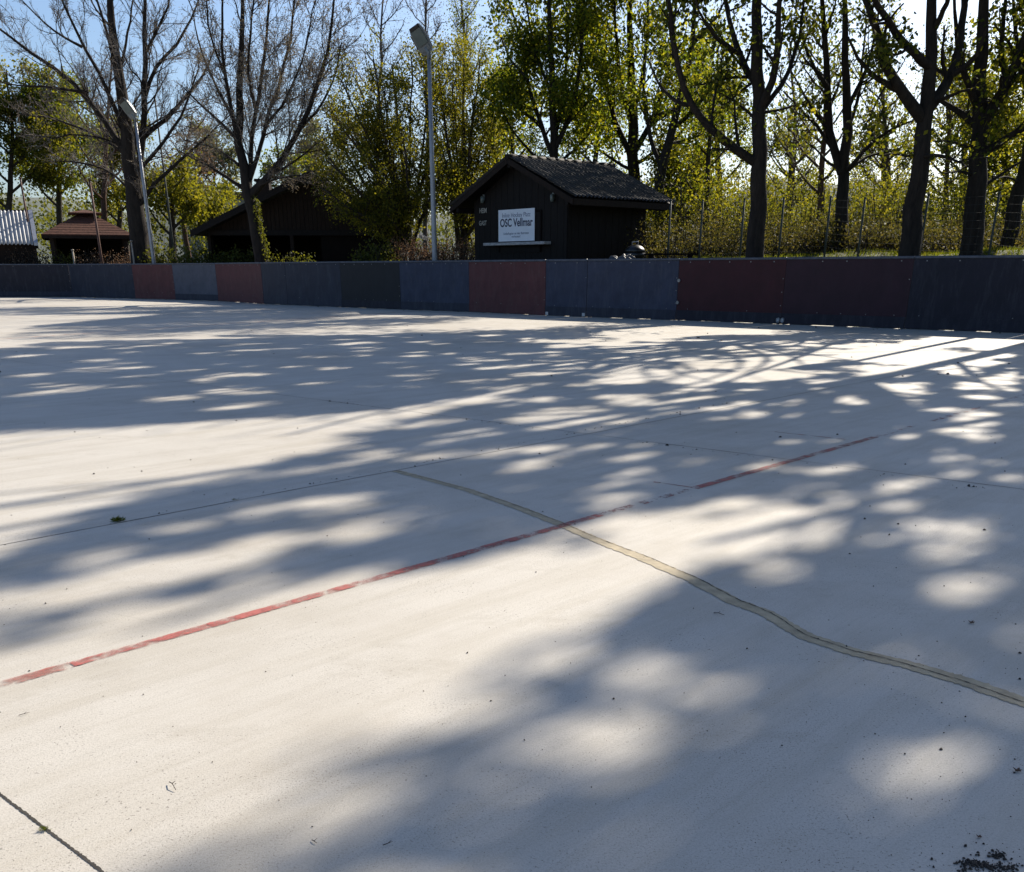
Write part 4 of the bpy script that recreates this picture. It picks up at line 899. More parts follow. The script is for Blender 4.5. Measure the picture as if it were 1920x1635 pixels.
t2 = tree("bare_tree", "bare upright tree with ivy on its trunk between far lamp and barn", "tree", 12, 36.0,
     [(489, 484), (482, 450), (475, 422), (468, 367), (462, 345), (447, 275), (444, 220), (451, 147), (457, 55), (455, -20)],
     [([(466, 355), (468, 312), (475, 250), (478, 200), (490, 140), (502, 60), (506, -20)], .11, .04, .4), ([(444, 255), (430, 200), (418, 128), (416, 44), (418, -20)], .09, .035),
      ([(470, 366), (490, 345), (514, 323), (536, 294), (565, 239), (591, 184), (618, 110), (626, 37), (628, -20)], .15, .035, -.5),
      ([(565, 239), (590, 215), (612, 185), (632, 130), (640, 80)], .06, .02), ([(468, 335), (480, 300), (495, 239), (514, 184), (547, 73), (556, -20)], .10, .035),
      ([(495, 239), (530, 200), (556, 150), (575, 90), (585, 20)], .06, .02), ([(455, 352), (430, 335), (403, 319), (360, 294), (335, 282)], .08, .02, -.3),
      ([(446, 262), (407, 224), (370, 191), (345, 165)], .08, .02), ([(443, 232), (415, 185), (396, 140), (370, 85), (362, 20)], .07, .02), ([(448, 310), (420, 285), (389, 272), (345, 262)], .055, .015),
      ([(478, 352), (515, 336), (550, 330), (592, 320)], .05, .015), ([(478, 200), (462, 130), (470, 60), (478, -20)], .06, .03), ([(418, 128), (395, 80), (388, 20), (385, -30)], .05, .02), ([(514, 323), (560, 300), (600, 262), (640, 240)], .05, .015)],
     (.215, .05), B2, M['barkdark'], M['twigpale'], M['bud'], "bare trees at the left", leafsize=0.045, nleaf=30000, ljit=0.06, top=(11.5, 4, 2), lr=0.78)
r = np.random.default_rng(3); yy = r.uniform(375, 486, 900); q = np.array([at(np.interp(y, [367, 422, 450, 486], [468, 475, 482, 489]), y, 36.0) for y in yy])
q = q + np.c_[r.normal(0.20, 0.05, 900), r.normal(0.02, 0.12, 900), r.normal(0, 0.05, 900)]
V, Fq = leaves(r, q, 0.075, 0.8); mesh_np("ivy", V, Fq, M['deep'], t2)
MAP = [dict(dens=2.2, ratio=0.45, ang=46, up=0.08, n=6, wob=0.16, rr=0.48, t0=0.12, lmax=3.2, rmin=0.013),
       dict(dens=3.6, ratio=0.5, ang=46, up=0.04, n=5, wob=0.2, rr=0.5, t0=0.12, lmax=1.8, rmin=0.008),
       dict(dens=4.4, ratio=0.55, ang=45, up=0.0, n=4, wob=0.24, rr=0.6, t0=0.15, lmin=0.3, lmax=1.0, rmin=0.006)]
G5 = "big leafy trees along the bank at the right"
tree("leafy_tree", "leafy tree with a long low limb curving left from its straight trunk", "tree", 21, 23.6,
     [(1415, 480), (1419, 404), (1424, 312), (1426, 220), (1422, 158), (1418, 90), (1420, 0), (1415, -90)],
     [([(1418, 306), (1398, 290), (1376, 275), (1325, 246), (1292, 198), (1273, 147), (1262, 92), (1257, 20)], .10, .04, -.3), ([(1423, 175), (1412, 150), (1383, 99), (1369, 48), (1356, -20)], .085, .04),
      ([(1424, 205), (1440, 180), (1460, 110), (1457, 37), (1466, -40)], .09, .04), ([(1424, 215), (1466, 160), (1494, 110), (1505, 40), (1510, -30)], .06, .02), ([(1292, 198), (1262, 190), (1235, 160), (1215, 110)], .045, .015),
      ([(1383, 99), (1340, 70), (1310, 20)], .05, .02), ([(1424, 230), (1380, 190), (1340, 170)], .035, .012), ([(1426, 212), (1470, 205), (1510, 190)], .035, .012)],
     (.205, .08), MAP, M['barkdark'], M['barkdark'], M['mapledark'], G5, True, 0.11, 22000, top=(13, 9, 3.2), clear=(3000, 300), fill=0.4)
tree("leafy_tree", "slimmer forked tree standing behind the wire fence, second trunk from the hut", "tree", 22, 27.5,
     [(1582, 472), (1580, 400), (1580, 367), (1578, 322), (1586, 280), (1590, 220), (1590, 150), (1584, 60), (1583, -40)],
     [([(1578, 325), (1570, 308), (1556, 257), (1552, 165), (1545, 73), (1540, -20)], .12, .05), ([(1580, 326), (1594, 314), (1637, 262), (1681, 238), (1712, 226)], .06, .02, -.6), ([(1580, 330), (1600, 310), (1630, 290), (1681, 282)], .045, .015),
      ([(1576, 318), (1552, 306), (1530, 279), (1510, 265)], .04, .015), ([(1590, 200), (1620, 150), (1640, 80), (1650, 0)], .06, .02), ([(1552, 165), (1520, 120), (1500, 50)], .06, .02), ([(1590, 240), (1610, 190), (1618, 110), (1625, 40)], .05, .02)],
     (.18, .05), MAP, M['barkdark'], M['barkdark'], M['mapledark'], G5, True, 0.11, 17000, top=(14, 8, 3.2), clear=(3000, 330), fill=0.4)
tree("leafy_tree", "stout leaning tree with three main limbs, in front of the fence", "tree", 23, 21.6,
     [(1704, 480), (1711, 430), (1717, 378), (1729, 278), (1735, 215), (1740, 185), (1749, 99), (1749, 40), (1746, -60)],
     [([(1728, 222), (1717, 203), (1689, 171), (1661, 131), (1645, 60), (1615, -20)], .12, .05, -.4), ([(1746, 125), (1725, 110), (1689, 79), (1650, 20), (1625, -40)], .09, .04), ([(1738, 208), (1757, 191), (1788, 139), (1804, 79), (1808, 0), (1806, -60)], .11, .05, .4),
      ([(1730, 292), (1755, 290), (1780, 294), (1812, 314)], .04, .015), ([(1727, 290), (1708, 294), (1677, 288), (1650, 292)], .03, .012), ([(1689, 171), (1660, 160), (1620, 130), (1590, 70)], .06, .02), ([(1788, 139), (1830, 110), (1850, 50)], .06, .02), ([(1749, 60), (1775, 10), (1790, -40)], .06, .03), ([(1757, 191), (1790, 175), (1830, 165)], .04, .015)],
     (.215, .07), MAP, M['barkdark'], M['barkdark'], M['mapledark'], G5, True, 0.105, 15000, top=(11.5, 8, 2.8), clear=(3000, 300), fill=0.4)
tree("leafy_tree", "thick dark tree with many crooked low branches, second from the right edge", "tree", 24, 23.2,
     [(1820, 475), (1825, 420), (1828, 378), (1836, 278), (1840, 223), (1834, 160), (1832, 119), (1846, 60), (1850, -50)],
     [([(1836, 240), (1820, 228), (1792, 203), (1764, 192), (1745, 175)], .08, .03), ([(1842, 232), (1856, 215), (1888, 159), (1908, 111), (1930, 50), (1945, -20)], .13, .05), ([(1838, 290), (1856, 282), (1888, 258), (1925, 236), (1970, 225)], .09, .04, -.4),
      ([(1832, 350), (1852, 344), (1884, 322), (1916, 302)], .04, .02), ([(1834, 284), (1812, 276), (1777, 262), (1750, 265)], .035, .012), ([(1836, 200), (1810, 150), (1795, 90), (1790, 20)], .08, .03), ([(1888, 159), (1875, 110), (1880, 50), (1890, -20)], .07, .03), ([(1832, 330), (1800, 320), (1770, 325)], .03, .012)],
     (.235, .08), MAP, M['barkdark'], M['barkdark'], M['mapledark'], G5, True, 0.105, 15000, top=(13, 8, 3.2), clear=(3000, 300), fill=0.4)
tree("leafy_tree", "slanting dark tree cut by the right edge of the photo", "tree", 25, 24.5,
     [(1886, 475), (1898, 420), (1908, 378), (1922, 318), (1934, 220), (1940, 120), (1945, 0), (1950, -80)],
     [([(1925, 310), (1950, 260), (1985, 200), (2000, 100)], .08, .03), ([(1936, 210), (1918, 150), (1905, 80), (1900, 0)], .07, .03), ([(1938, 180), (1970, 120), (1990, 30)], .07, .03), ([(1915, 345), (1890, 330), (1865, 335)], .03, .012)],
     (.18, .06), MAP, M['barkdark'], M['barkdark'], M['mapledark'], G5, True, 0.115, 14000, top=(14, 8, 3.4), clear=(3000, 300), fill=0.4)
# maples behind the hut
G4 = "dense green trees behind the hut"
M4 = [dict(dens=2.0, ratio=0.45, ang=44, up=0.12, n=6, wob=0.15, rr=0.48, t0=0.06, lmax=3.2, rmin=0.014),
      dict(dens=2.6, ratio=0.5, ang=46, up=0.04, n=5, wob=0.2, rr=0.5, t0=0.1, lmax=2.0, rmin=0.009),
      dict(dens=3.0, ratio=0.55, ang=45, up=-0.02, n=4, wob=0.24, rr=0.6, t0=0.1, lmin=0.3, lmax=1.1, rmin=0.007)]
tree("leafy_tree", "dense green tree rising behind the left end of the hut roof", "tree", 31, 37.0,
     [(1040, 470), (1040, 300), (1042, 220), (1035, 140), (1030, 60), (1030, -40)],
     [([(1040, 300), (1010, 230), (990, 150), (975, 70), (960, 20)], .09, .03), ([(1040, 280), (1075, 210), (1090, 120), (1095, 30), (1095, -40)], .09, .03), ([(1040, 330), (990, 280), (955, 240), (935, 190)], .06, .02), ([(1042, 250), (1060, 160), (1065, 60), (1060, -40)], .07, .03),
      ([(1036, 180), (1005, 110), (990, 40), (985, -30)], .06, .02), ([(1040, 310), (1090, 270), (1120, 230)], .05, .02), ([(990, 150), (955, 110), (940, 70)], .05, .02), ([(1010, 230), (965, 200), (940, 140)], .05, .02)],
     (.2, .05), M4, M['barkdark'], M['barkdark'], M['maple'], G4, True, 0.115, 21000, 0.75, ljit=0.2, top=(13.5, 7, 2.6))
tree("leafy_tree", "dense green tree with dark trunk showing above the hut ridge", "tree", 32, 39.0,
     [(1188, 470), (1188, 330), (1187, 280), (1184, 200), (1186, 120), (1180, 40), (1178, -60)],
     [([(1187, 300), (1150, 230), (1135, 150), (1120, 60), (1110, -40)], .11, .03), ([(1187, 290), (1225, 230), (1250, 150), (1265, 60), (1270, -30)], .11, .03), ([(1185, 240), (1165, 160), (1155, 80), (1150, -30)], .08, .03), ([(1185, 220), (1205, 150), (1215, 70), (1215, -40)], .08, .03),
      ([(1188, 320), (1130, 290), (1090, 250), (1070, 200)], .06, .02), ([(1188, 310), (1240, 280), (1290, 240), (1310, 190)], .07, .02), ([(1250, 150), (1300, 110), (1325, 50)], .05, .02), ([(1135, 150), (1095, 110), (1080, 40)], .05, .02), ([(1225, 230), (1275, 200), (1310, 140), (1330, 90)], .05, .02)],
     (.27, .06), M4, M['barkdark'], M['barkdark'], M['maple'], G4, True, 0.115, 26000, 0.75, ljit=0.2, top=(15, 8, 3.2))
tree("leafy_tree", "tree with a stubby dark trunk just right of the hut roof", "tree", 33, 35.0,
     [(1234, 470), (1233, 420), (1232, 360), (1240, 300), (1262, 240), (1280, 160), (1300, 80), (1305, -20)],
     [([(1233, 345), (1245, 350), (1275, 345), (1290, 330)], .06, .02), ([(1238, 310), (1215, 250), (1205, 180), (1210, 100)], .08, .03), ([(1262, 240), (1310, 200), (1345, 150), (1360, 80)], .07, .02), ([(1280, 160), (1260, 90), (1250, 10)], .07, .02), ([(1300, 80), (1340, 40), (1370, -20)], .06, .02), ([(1250, 270), (1300, 260), (1340, 240)], .05, .015)],
     (.2, .05), M4, M['barkdark'], M['barkdark'], M['maple'], G4, True, 0.11, 16000, 0.75, ljit=0.2, top=(14, 7, 3))
# bushy multi stem trees round the near lamp
FR = [dict(dens=2.2, ratio=0.36, ang=30, up=0.12, n=5, wob=0.16, rr=0.5, t0=0.12, lmax=2.2, rmin=0.01),
      dict(dens=3.2, ratio=0.42, ang=38, up=0.05, n=4, wob=0.2, rr=0.55, t0=0.1, lmax=1.1, rmin=0.006),
      dict(dens=3.6, ratio=0.5, ang=42, up=0.0, n=3, wob=0.2, rr=0.6, t0=0.15, lmin=0.2, lmax=0.5, rmin=0.005)]
def fan(r, px, py, tips, r0, r1):
    out = []
    for (tx, ty) in tips:
        mx, my = px + (tx - px) * 0.45 + r.normal(0, 8), py + (ty - py) * 0.5 + r.normal(0, 8)
        out.append(([(px + r.normal(0, 10), py), (px + (tx - px) * 0.18, py + (ty - py) * 0.25), (mx, my), (tx, ty)], r0 * r.uniform(0.7, 1.1), r1, r.uniform(-1, 1)))
    return out
r = np.random.default_rng(5)
tree("bushy_tree", "wide bushy multi stemmed tree with fresh green leaves hanging over the barn", "tree", 41, 35.5, [(772, 480), (765, 400), (752, 300), (742, 200), (735, 120)],
     fan(r, 770, 470, [(612, 300), (640, 200), (668, 150), (700, 110), (640, 370), (660, 260), (720, 170), (770, 100), (800, 140), (820, 220), (700, 230), (630, 250), (750, 220), (690, 330), (840, 300), (655, 400), (622, 385), (690, 420), (640, 345), (725, 400), (605, 330), (700, 380), (590, 265), (600, 312), (612, 195), (598, 350), (640, 150), (625, 215)], .07, .02),
     (.10, .02), FR, M['bark'], M['bark'], M['olive'], "bushy trees beside the lamp post", leafsize=0.08, nleaf=36000, ljit=0.13)
tree("bushy_tree", "looser bushy tree with yellow green leaves between lamp post and hut", "tree", 42, 38.5, [(868, 480), (868, 400), (872, 300), (868, 200), (870, 110)],
     fan(r, 868, 470, [(820, 120), (850, 90), (900, 110), (930, 170), (945, 260), (920, 320), (830, 250), (890, 190), (850, 180), (925, 230), (800, 200), (900, 360), (840, 350)], .07, .02),
     (.10, .02), FR, M['bark'], M['bark'], M['olive'], "bushy trees beside the lamp post", leafsize=0.085, nleaf=24000, ljit=0.13)
BI = [dict(dens=2.8, ratio=0.34, ang=30, up=0.2, n=6, wob=0.14, rr=0.45, t0=0.1, lmax=2.8, rmin=0.014), dict(dens=5.0, ratio=0.46, ang=34, up=0.12, n=5, wob=0.18, rr=0.5, t0=0.1, lmax=1.7, rmin=0.011), dict(dens=5.0, ratio=0.55, ang=36, up=0.05, n=4, wob=0.2, rr=0.6, t0=0.1, lmin=0.25, lmax=0.9, rmin=0.0085)]
def slim(label, seed, Y, px, py0, py1, wpx, n, mats, leaf=None, nleaf=0, ls=0.08, group="slender bare trees at the back", name="slender_tree", lv=BI, r0=0.12):
    r = np.random.default_rng(seed); tr = [(px + r.normal(0, 3), py0), (px + r.normal(0, 5), py0 + (py1 - py0) * .35), (px + r.normal(0, 7), py0 + (py1 - py0) * .7), (px + r.normal(0, 7), py1)]
    ls_ = []
    for k in range(n):
        f = 0.25 + 0.65 * k / n; y = py0 + (py1 - py0) * f; s = 1 if k % 2 else -1; ww = wpx * (1 - 0.55 * f) * r.uniform(0.6, 1.1)
        x = np.interp(y, [q[1] for q in tr][::-1], [q[0] for q in tr][::-1]); ls_.append(([(x, y), (x + s * ww * 0.5, y - ww * 0.45), (x + s * ww, y - ww * 1.3)], r0 * 0.45 * (1 - 0.6 * f), 0.015))
    return tree(name, label, "tree", seed, Y, tr, ls_, (r0, 0.03), lv, mats[0], mats[1], leaf, group, leafsize=ls, nleaf=nleaf, ljit=0.25)
P_ = (M['twig'], M['twigpale']); D_ = (M['bark'], M['twig'])
slim("slender bare birch like tree rising above and left of the near lamp head", 51, 52, 712, 470, -30, 75, 12, P_, M['bud'], 2500, 0.06)
slim("slender bare tree rising above and right of the near lamp head", 52, 54, 800, 470, -60, 75, 12, P_, M['bud'], 2500, 0.06)
slim("slender tree with tiny leaves rising between near lamp and hut", 53, 55, 868, 470, -40, 60, 12, P_, M['fresh'], 2500, 0.1)
slim("reddish brown trunked tree left of the huge bare tree", 54, 50, 196, 470, 90, 90, 10, (M['barkred'], M['twig']), M['bud'], 1500, 0.06, r0=.16)
slim("brown trunked tree between the thin mast and the ivy clad tree", 55, 58, 350, 470, 215, 75, 12, (M['barkred'], M['twig']), M['dead'], 2500, 0.1, r0=.14)
slim("thin reddish trunked tree behind the fence left of the slim forked tree", 56, 33, 1538, 474, 40, 80, 12, (M['barkred'], M['twig']), M['fresh'], 900, 0.09)
slim("thin dark tree amid the thicket left of the long low limb", 57, 36, 1322, 472, 120, 60, 10, D_, M['fresh'], 1500, 0.1)
slim("slender pale tree at the back behind the stout leaning tree", 58, 41, 1668, 470, 60, 90, 12, P_, M['fresh'], 500, 0.09)
slim("slender pale tree at the back right of the long low limb", 59, 42, 1478, 470, 90, 90, 12, P_, M['fresh'], 400, 0.09)
slim("slender pale tree at the back between the thick dark tree and stout leaning tree", 60, 40, 1775, 470, 80, 80, 12, P_, M['yellow'], 1200, 0.1)
# leafy background trees
LF = [dict(dens=2.4, ratio=0.4, ang=42, up=0.1, n=5, wob=0.16, rr=0.5, t0=0.1, lmax=3.4, rmin=0.02), dict(dens=2.6, ratio=0.5, ang=45, up=0.02, n=4, wob=0.2, rr=0.55, t0=0.1, lmax=1.8, rmin=0.012), dict(dens=2.4, ratio=0.6, ang=45, up=-0.05, n=3, wob=0.2, rr=0.6, t0=0.1, lmin=0.3, lmax=1.0, rmin=0.01)]
def back(label, seed, Y, px, py0, py1, wpx, n, leaf, nleaf, ls, group, bark=None, r0=0.2):
    return slim(label, seed, Y, px, py0, py1, wpx, n, (bark or M['bark'], M['twig']), leaf, nleaf, ls, group, "background_tree", LF, r0)
GL = "leafy trees in the left background"; GR = "leafy trees in the right background"
back("green tree behind the corrugated shed at the left edge", 61, 58, 20, 480, 130, 110, 9, M['olive'], 15000, 0.16, GL)
back("fresh green tree behind the gazebo", 62, 60, 118, 480, 120, 95, 9, M['fresh'], 13000, 0.15, GL)
back("green tree filling the gap between gazebo and far lamp", 63, 66, 215, 480, 230, 80, 8, M['olive'], 11000, 0.16, GL)
back("low yellow green tree between thin mast and ivy clad tree", 64, 56, 405, 480, 370, 60, 8, M['yellow'], 4500, 0.15, GL)
back("pale rounded tree far away above the barn ridge", 65, 92, 600, 470, 240, 75, 9, M['pale'], 6000, 0.24, GL)
back("pale rounded tree far away left of the ivy clad tree", 66, 95, 405, 470, 240, 70, 9, M['pale'], 6000, 0.24, GL)
back("green tree far away between ivy clad tree and barn roof", 67, 88, 530, 470, 290, 60, 8, M['fresh'], 4500, 0.22, GL)
back("dark green tree just behind the barn at its left eave", 68, 52, 318, 480, 330, 60, 8, M['olive'], 4500, 0.17, GL)
back("sunlit yellow green tree behind the two rightmost trunks", 71, 38, 1885, 475, 120, 85, 10, M['yellow'], 6000, 0.14, GR)
back("yellow green small tree right of the hut behind the fence", 72, 39, 1275, 475, 280, 75, 9, M['yellow'], 6000, 0.13, GR)
back("hazy green tree far behind the tree with the long low limb", 73, 50, 1345, 475, 70, 80, 10, M['fresh'], 9000, 0.12, GR)
back("low hazy tree far behind, right of the tree with the long low limb", 74, 54, 1478, 475, 215, 60, 9, M['yellow'], 5000, 0.13, GR)
back("hazy yellow green tree far behind the stout leaning tree", 75, 50, 1655, 475, 170, 70, 10, M['yellow'], 5000, 0.12, GR)
back("hazy green tree far behind the thick dark tree", 76, 47, 1800, 475, 90, 70, 10, M['fresh'], 7000, 0.12, GR)
back("hazy green tree far behind the hut ridge", 77, 56, 1115, 475, 40, 90, 10, M['fresh'], 9000, 0.13, GR)
back("hazy green tree far behind the hut's left eave", 78, 55, 960, 475, 90, 80, 10, M['fresh'], 8000, 0.13, GR)
# trees beyond the right edge: their crowns shade the near part of the rink
def off(label, seed, x, y, h, fork, n, spread, nleaf, ls=0.13, tf=0.93):
    r = np.random.default_rng(seed); tr, lb = free_limbs(r, x, y, h, fork, n, spread, 0.24, tf)
    tree("leafy_tree", label, "tree", seed, y, tr, lb, None, MAP, M['barkdark'], M['barkdark'], M['maple'], "leafy trees beyond the right edge", True, ls, nleaf, clear=(1925, 170), fill=0.5)
off("leafy tree beyond the right edge nearest the slanting tree", 81, 11.8, 20.7, 15.6, 4.5, 17, 3.8, 66000, tf=0.78)
off("leafy tree beyond the right edge second from the slanting tree", 82, 12.9, 17.6, 14.6, 4.0, 17, 4.0, 76000)
off("leafy tree beyond the right edge third from the slanting tree", 83, 16.2, 19.0, 15.0, 4.0, 13, 4.0, 46000)
# ------------------------------------------------------------------ undergrowth, woodland, hedges, grass
def cloud(name, label, cat, seed, clumps, nper, ls, leaf, stems=0, kind=None, group=None, stemm=None):
    """clumps: (x, y, z, rx, ry, rz) ellipsoids of loose leaves with stems"""
    r = np.random.default_rng(seed); c = np.asarray(clumps, float); vol = (c[:, 3] * c[:, 4] * c[:, 5]) ** 0.75; k = r.choice(len(c), nper, p=vol / vol.sum())
    u = norm(r.normal(size=(nper, 3))) * (r.uniform(0.15, 1, nper) ** 0.5)[:, None]; P = c[k, :3] + u * c[k, 3:]
    P += 0.12 * c[k, 3:] * np.sin(P[:, ::-1] * 3.1 + k[:, None])
    base = (float(c[:, 0].mean()), float(c[:, 1].mean()), tz(c[:, 0].mean(), c[:, 1].mean()))
    V, Fq = leaves(r, P, ls, 0.65)
    if kind: root = None
    if stems:
        m = stems; kk = r.integers(0, len(c), m); foot = c[kk, :3].copy(); foot[:, :2] += r.normal(0, 0.3, (m, 2)) * c[kk, 3:5]; foot[:, 2] = terr(foot[:, 0], foot[:, 1]) - 0.05
        top = c[kk, :3] + norm(r.normal(size=(m, 3)) + np.array([0, 0, .6])) * c[kk, 3:] * r.uniform(0.5, 1.0, (m, 1))
        t = np.linspace(0, 1, 5)[None, :, None]; PL = foot[:, None] * (1 - t) + top[:, None] * t + r.normal(0, 0.05, (m, 5, 3)) * t
        VS = tubes(PL, np.linspace(1, 0.35, 5)[None] * r.uniform(0.008, 0.022, (m, 1)), 3)
        if kind:
            o = mesh_np(name, *join([(V, Fq)]), leaf, None, False, base); tag(o, label, cat, group, kind)
            n0 = len(V); V2, F2 = VS; me = o.data
            o2 = mesh_np("stems", V2, F2, stemm or M['bark'], o); return o
    if kind: return tag(mesh_np(name, V, Fq, leaf, None, False, base), label, cat, group, kind)
    root = thing(name, base, label, cat, group); mesh_np("foliage", V, Fq, leaf, root)
    if stems: mesh_np("stems", VS[0], VS[1], stemm or M['bark'], root)
    return root
r = np.random.default_rng(91)
cl = []
for k in range(150):
    px = r.uniform(1195, 2050); Y = r.uniform(33, 43) - 3.0 * (px - 1195) / 855; top = np.interp(px, [1195, 1260, 1330, 1400, 1470, 1560, 1640, 1700, 1800, 1900, 2050], [330, 300, 300, 310, 325, 330, 300, 315, 300, 290, 280]) + r.uniform(-40, 75)
    b = at(px, top, Y); z0 = tz(b[0], Y); rz = max(0.5, (b[2] - z0) * r.uniform(0.3, 0.5)); cl.append((b[0], Y, b[2] - rz, r.uniform(0.6, 1.3), r.uniform(0.6, 1.3), rz))
cloud("undergrowth", "yellow green thicket of shrubs behind the wire fence at the right", "thicket", 92, cl, 34000, 0.085, M['yellow'], 1100, "stuff")
cl2 = []
for k in range(170):
    px_ = r.uniform(1185, 2050); u_ = (px_ - CX) / F / 1.09; Yk = float(np.interp(u_, _sx / np.maximum(_sy, 1), _sy)) + r.uniform(6.4, 10.5); top = r.uniform(385, 462)
    b = at(px_, top, Yk); z0 = tz(b[0], Yk); rz = max(0.3, (b[2] - z0) * 0.5); cl2.append((b[0], Yk, z0 + rz * 0.95, r.uniform(0.4, 0.9), r.uniform(0.4, 0.8), rz))
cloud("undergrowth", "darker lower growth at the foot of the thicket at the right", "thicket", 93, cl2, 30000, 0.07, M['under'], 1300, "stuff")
cl = []
for k in range(260):
    px = r.uniform(-150, 2100); Y = r.uniform(64, 100); top = np.interp(px, [-150, 150, 320, 460, 560, 700, 900, 1200, 1500, 1560, 1700, 2100], [300, 320, 345, 372, 345, 330, 300, 310, 335, 335, 320, 300]) + r.uniform(0, 70)
    b = at(px, top, Y); z0 = tz(b[0], Y); rz = max(0.8, (b[2] - z0) * r.uniform(0.35, 0.5)); cl.append((b[0], Y, b[2] - rz, r.uniform(1.6, 3), r.uniform(1.5, 3), rz))
cloud("woodland", "mixed green woodland edge closing the background behind all the trees", "woodland", 94, cl, 42000, 0.26, M['deep'], 600, "stuff")
def hedge(label, seed, x0, x1, ytop, Y, leaf, n, ls, depth=0.5, stems=160, name="hedge", group=None, jag=4):
    r = np.random.default_rng(seed); cl = []
    m = max(4, int((x1 - x0) / 7))
    for k in range(m):
        px = x0 + (x1 - x0) * (k + 0.5) / m; y = Y + r.uniform(-depth, depth); b = at(px, ytop + r.uniform(-jag, jag), y); z0 = tz(b[0], y)
        rz = max(0.25, (b[2] - z0) / 2); cl.append((b[0], y, b[2] - rz, r.uniform(0.25, 0.45), depth * 0.8, rz))
    return cloud(name, label, name.replace('_', ' '), seed, cl, n, ls, leaf, stems, group=group)
GH = "hedges behind the boards"
hedge("clipped dry brown hedge between near lamp post and hut", 101, 738, 895, 444, 33.6, M['dead'], 9000, 0.055, 0.5, 400, group=GH)
hedge("dry brown hedge below the corrugated shed", 102, -40, 76, 462, 44.2, M['dead'], 5000, 0.07, 0.5, 300, group=GH)
hedge("straggly greenish hedge left under the gazebo", 103, 76, 138, 470, 44.2, M['deep'], 2600, 0.08, group=GH)
hedge("grey brown hedge right under the gazebo", 104, 140, 252, 468, 43.9, M['dead'], 3600, 0.06, group=GH, stems=300)
hedge("small green laurel shrub at the foot of the far lamp post", 105, 262, 318, 460, 42.6, M['deep'], 1500, 0.12, name="shrub", group="shrubs behind the boards")
hedge("dark green laurel hedge from the thin mast to the ivy clad trunk", 106, 322, 478, 466, 41.0, M['deep'], 5200, 0.12, group=GH, jag=6)
hedge("low dull shrub in front of the barn opening", 107, 508, 580, 471, 36.4, M['deep'], 1500, 0.08, name="shrub", group="shrubs behind the boards")
hedge("dark green shrub at the barn's right corner left of the lamp post", 108, 664, 744, 455, 33.5, M['deep'], 2600, 0.10, name="shrub", group="shrubs behind the boards", jag=10)
# grass on the bank
r = np.random.default_rng(120); N = 26000; px = r.uniform(1195, 2000, N); dd = r.uniform(1.2, 10, N)
u = (px - CX) / F / 1.09; Yb = np.array([float(np.interp(q, _sx / np.maximum(_sy, 1), _sy)) for q in u]); Yg = Yb + dd; Xg = u * Yg; Zg = terr(Xg, Yg)
hgt = r.uniform(0.02, 0.09, N); a = r.uniform(0, 6.28, N); ww = 0.012
lean = r.normal(0, 0.4, (N, 2)) * hgt[:, None]
V = np.stack([np.c_[Xg - ww * np.cos(a), Yg - ww * np.sin(a), Zg - .02], np.c_[Xg + ww * np.cos(a), Yg + ww * np.sin(a), Zg - .02], np.c_[Xg + lean[:, 0], Yg + lean[:, 1], Zg + hgt]], 1).reshape(-1, 3)
tag(mesh_np("grass", V, np.arange(3 * N).reshape(-1, 3), M['grass']), "rough green grass on the bank behind the boards", "grass", kind="stuff")

# ------------------------------------------------------------------ small things on the rink floor
def flakes(name, label, P, size, mat, seed):
    r = np.random.default_rng(seed); N = len(P); m = 6; th = np.linspace(0, 2 * np.pi, m, endpoint=False)
    rad = size[:, None] * r.uniform(0.5, 1.1, (N, m)); el = r.uniform(0.35, 1, N)[:, None]; rot = r.uniform(0, 6.28, N)[:, None]
    x = rad * np.cos(th); y = rad * np.sin(th) * el; X = x * np.cos(rot) - y * np.sin(rot); Yy = x * np.sin(rot) + y * np.cos(rot)
    base = np.stack([P[:, :1] + X, P[:, 1:2] + Yy, np.full((N, m), 0.0012)], -1); top = np.stack([P[:, :1] + X * .6, P[:, 1:2] + Yy * .6, 0.0015 + size[:, None] * r.uniform(0.2, 0.75, (N, m))], -1)
    V = np.concatenate([base, top], 1).reshape(-1, 3); o = np.arange(N)[:, None] * 12; k = np.arange(m)[None]; k1 = (k + 1) % m
    Fq = np.stack([o + k, o + k1, o + 6 + k1, o + 6 + k], -1).reshape(-1, 4)
    cap = np.concatenate([np.stack([o[:, 0] + 6, o[:, 0] + 7, o[:, 0] + 8, o[:, 0] + 9], 1), np.stack([o[:, 0] + 9, o[:, 0] + 10, o[:, 0] + 11, o[:, 0] + 6], 1)])
    return tag(mesh_np(name, V, np.concatenate([Fq, cap]), mat), label, "litter", kind="stuff")
r = np.random.default_rng(130)
px = np.concatenate([r.uniform(0, 1920, 420), r.uniform(1000, 1920, 260), r.uniform(1500, 1920, 150)]); py = np.concatenate([r.uniform(570, 1635, 420), r.uniform(600, 1635, 260), r.uniform(1150, 1635, 150)])
jx = r.uniform(0, 1, 130); ja, jb = gnd(0, 1022)[:2], gnd(1060, 815)[:2]; J1 = ja + (jb - ja) * jx[:, None] * 1.6 + r.normal(0, 0.012, (130, 2)); ja, jb = gnd(600, 750)[:2], gnd(1920, 925)[:2]; jx = r.uniform(0, 1, 120); J2 = ja + (jb - ja) * jx[:, None] + r.normal(0, 0.012, (120, 2))
kx = r.uniform(-18, 9.5, 260); J3 = np.c_[kx, yline(kx) - np.abs(r.normal(0.1, 0.5, 260)) - 0.05]
P = np.concatenate([np.array([gnd(a, b)[:2] for a, b in zip(px, py)]), J1, J2, J3]); sz_ = np.clip(np.hypot(P[:, 0], P[:, 1]) * 0.0005, 0.0008, 0.009) * r.lognormal(0, 0.6, len(P))
flakes("leaf_crumbs", "scattered dark crumbs of bark and bud scales on the concrete", P, sz_, M['debris'], 131)
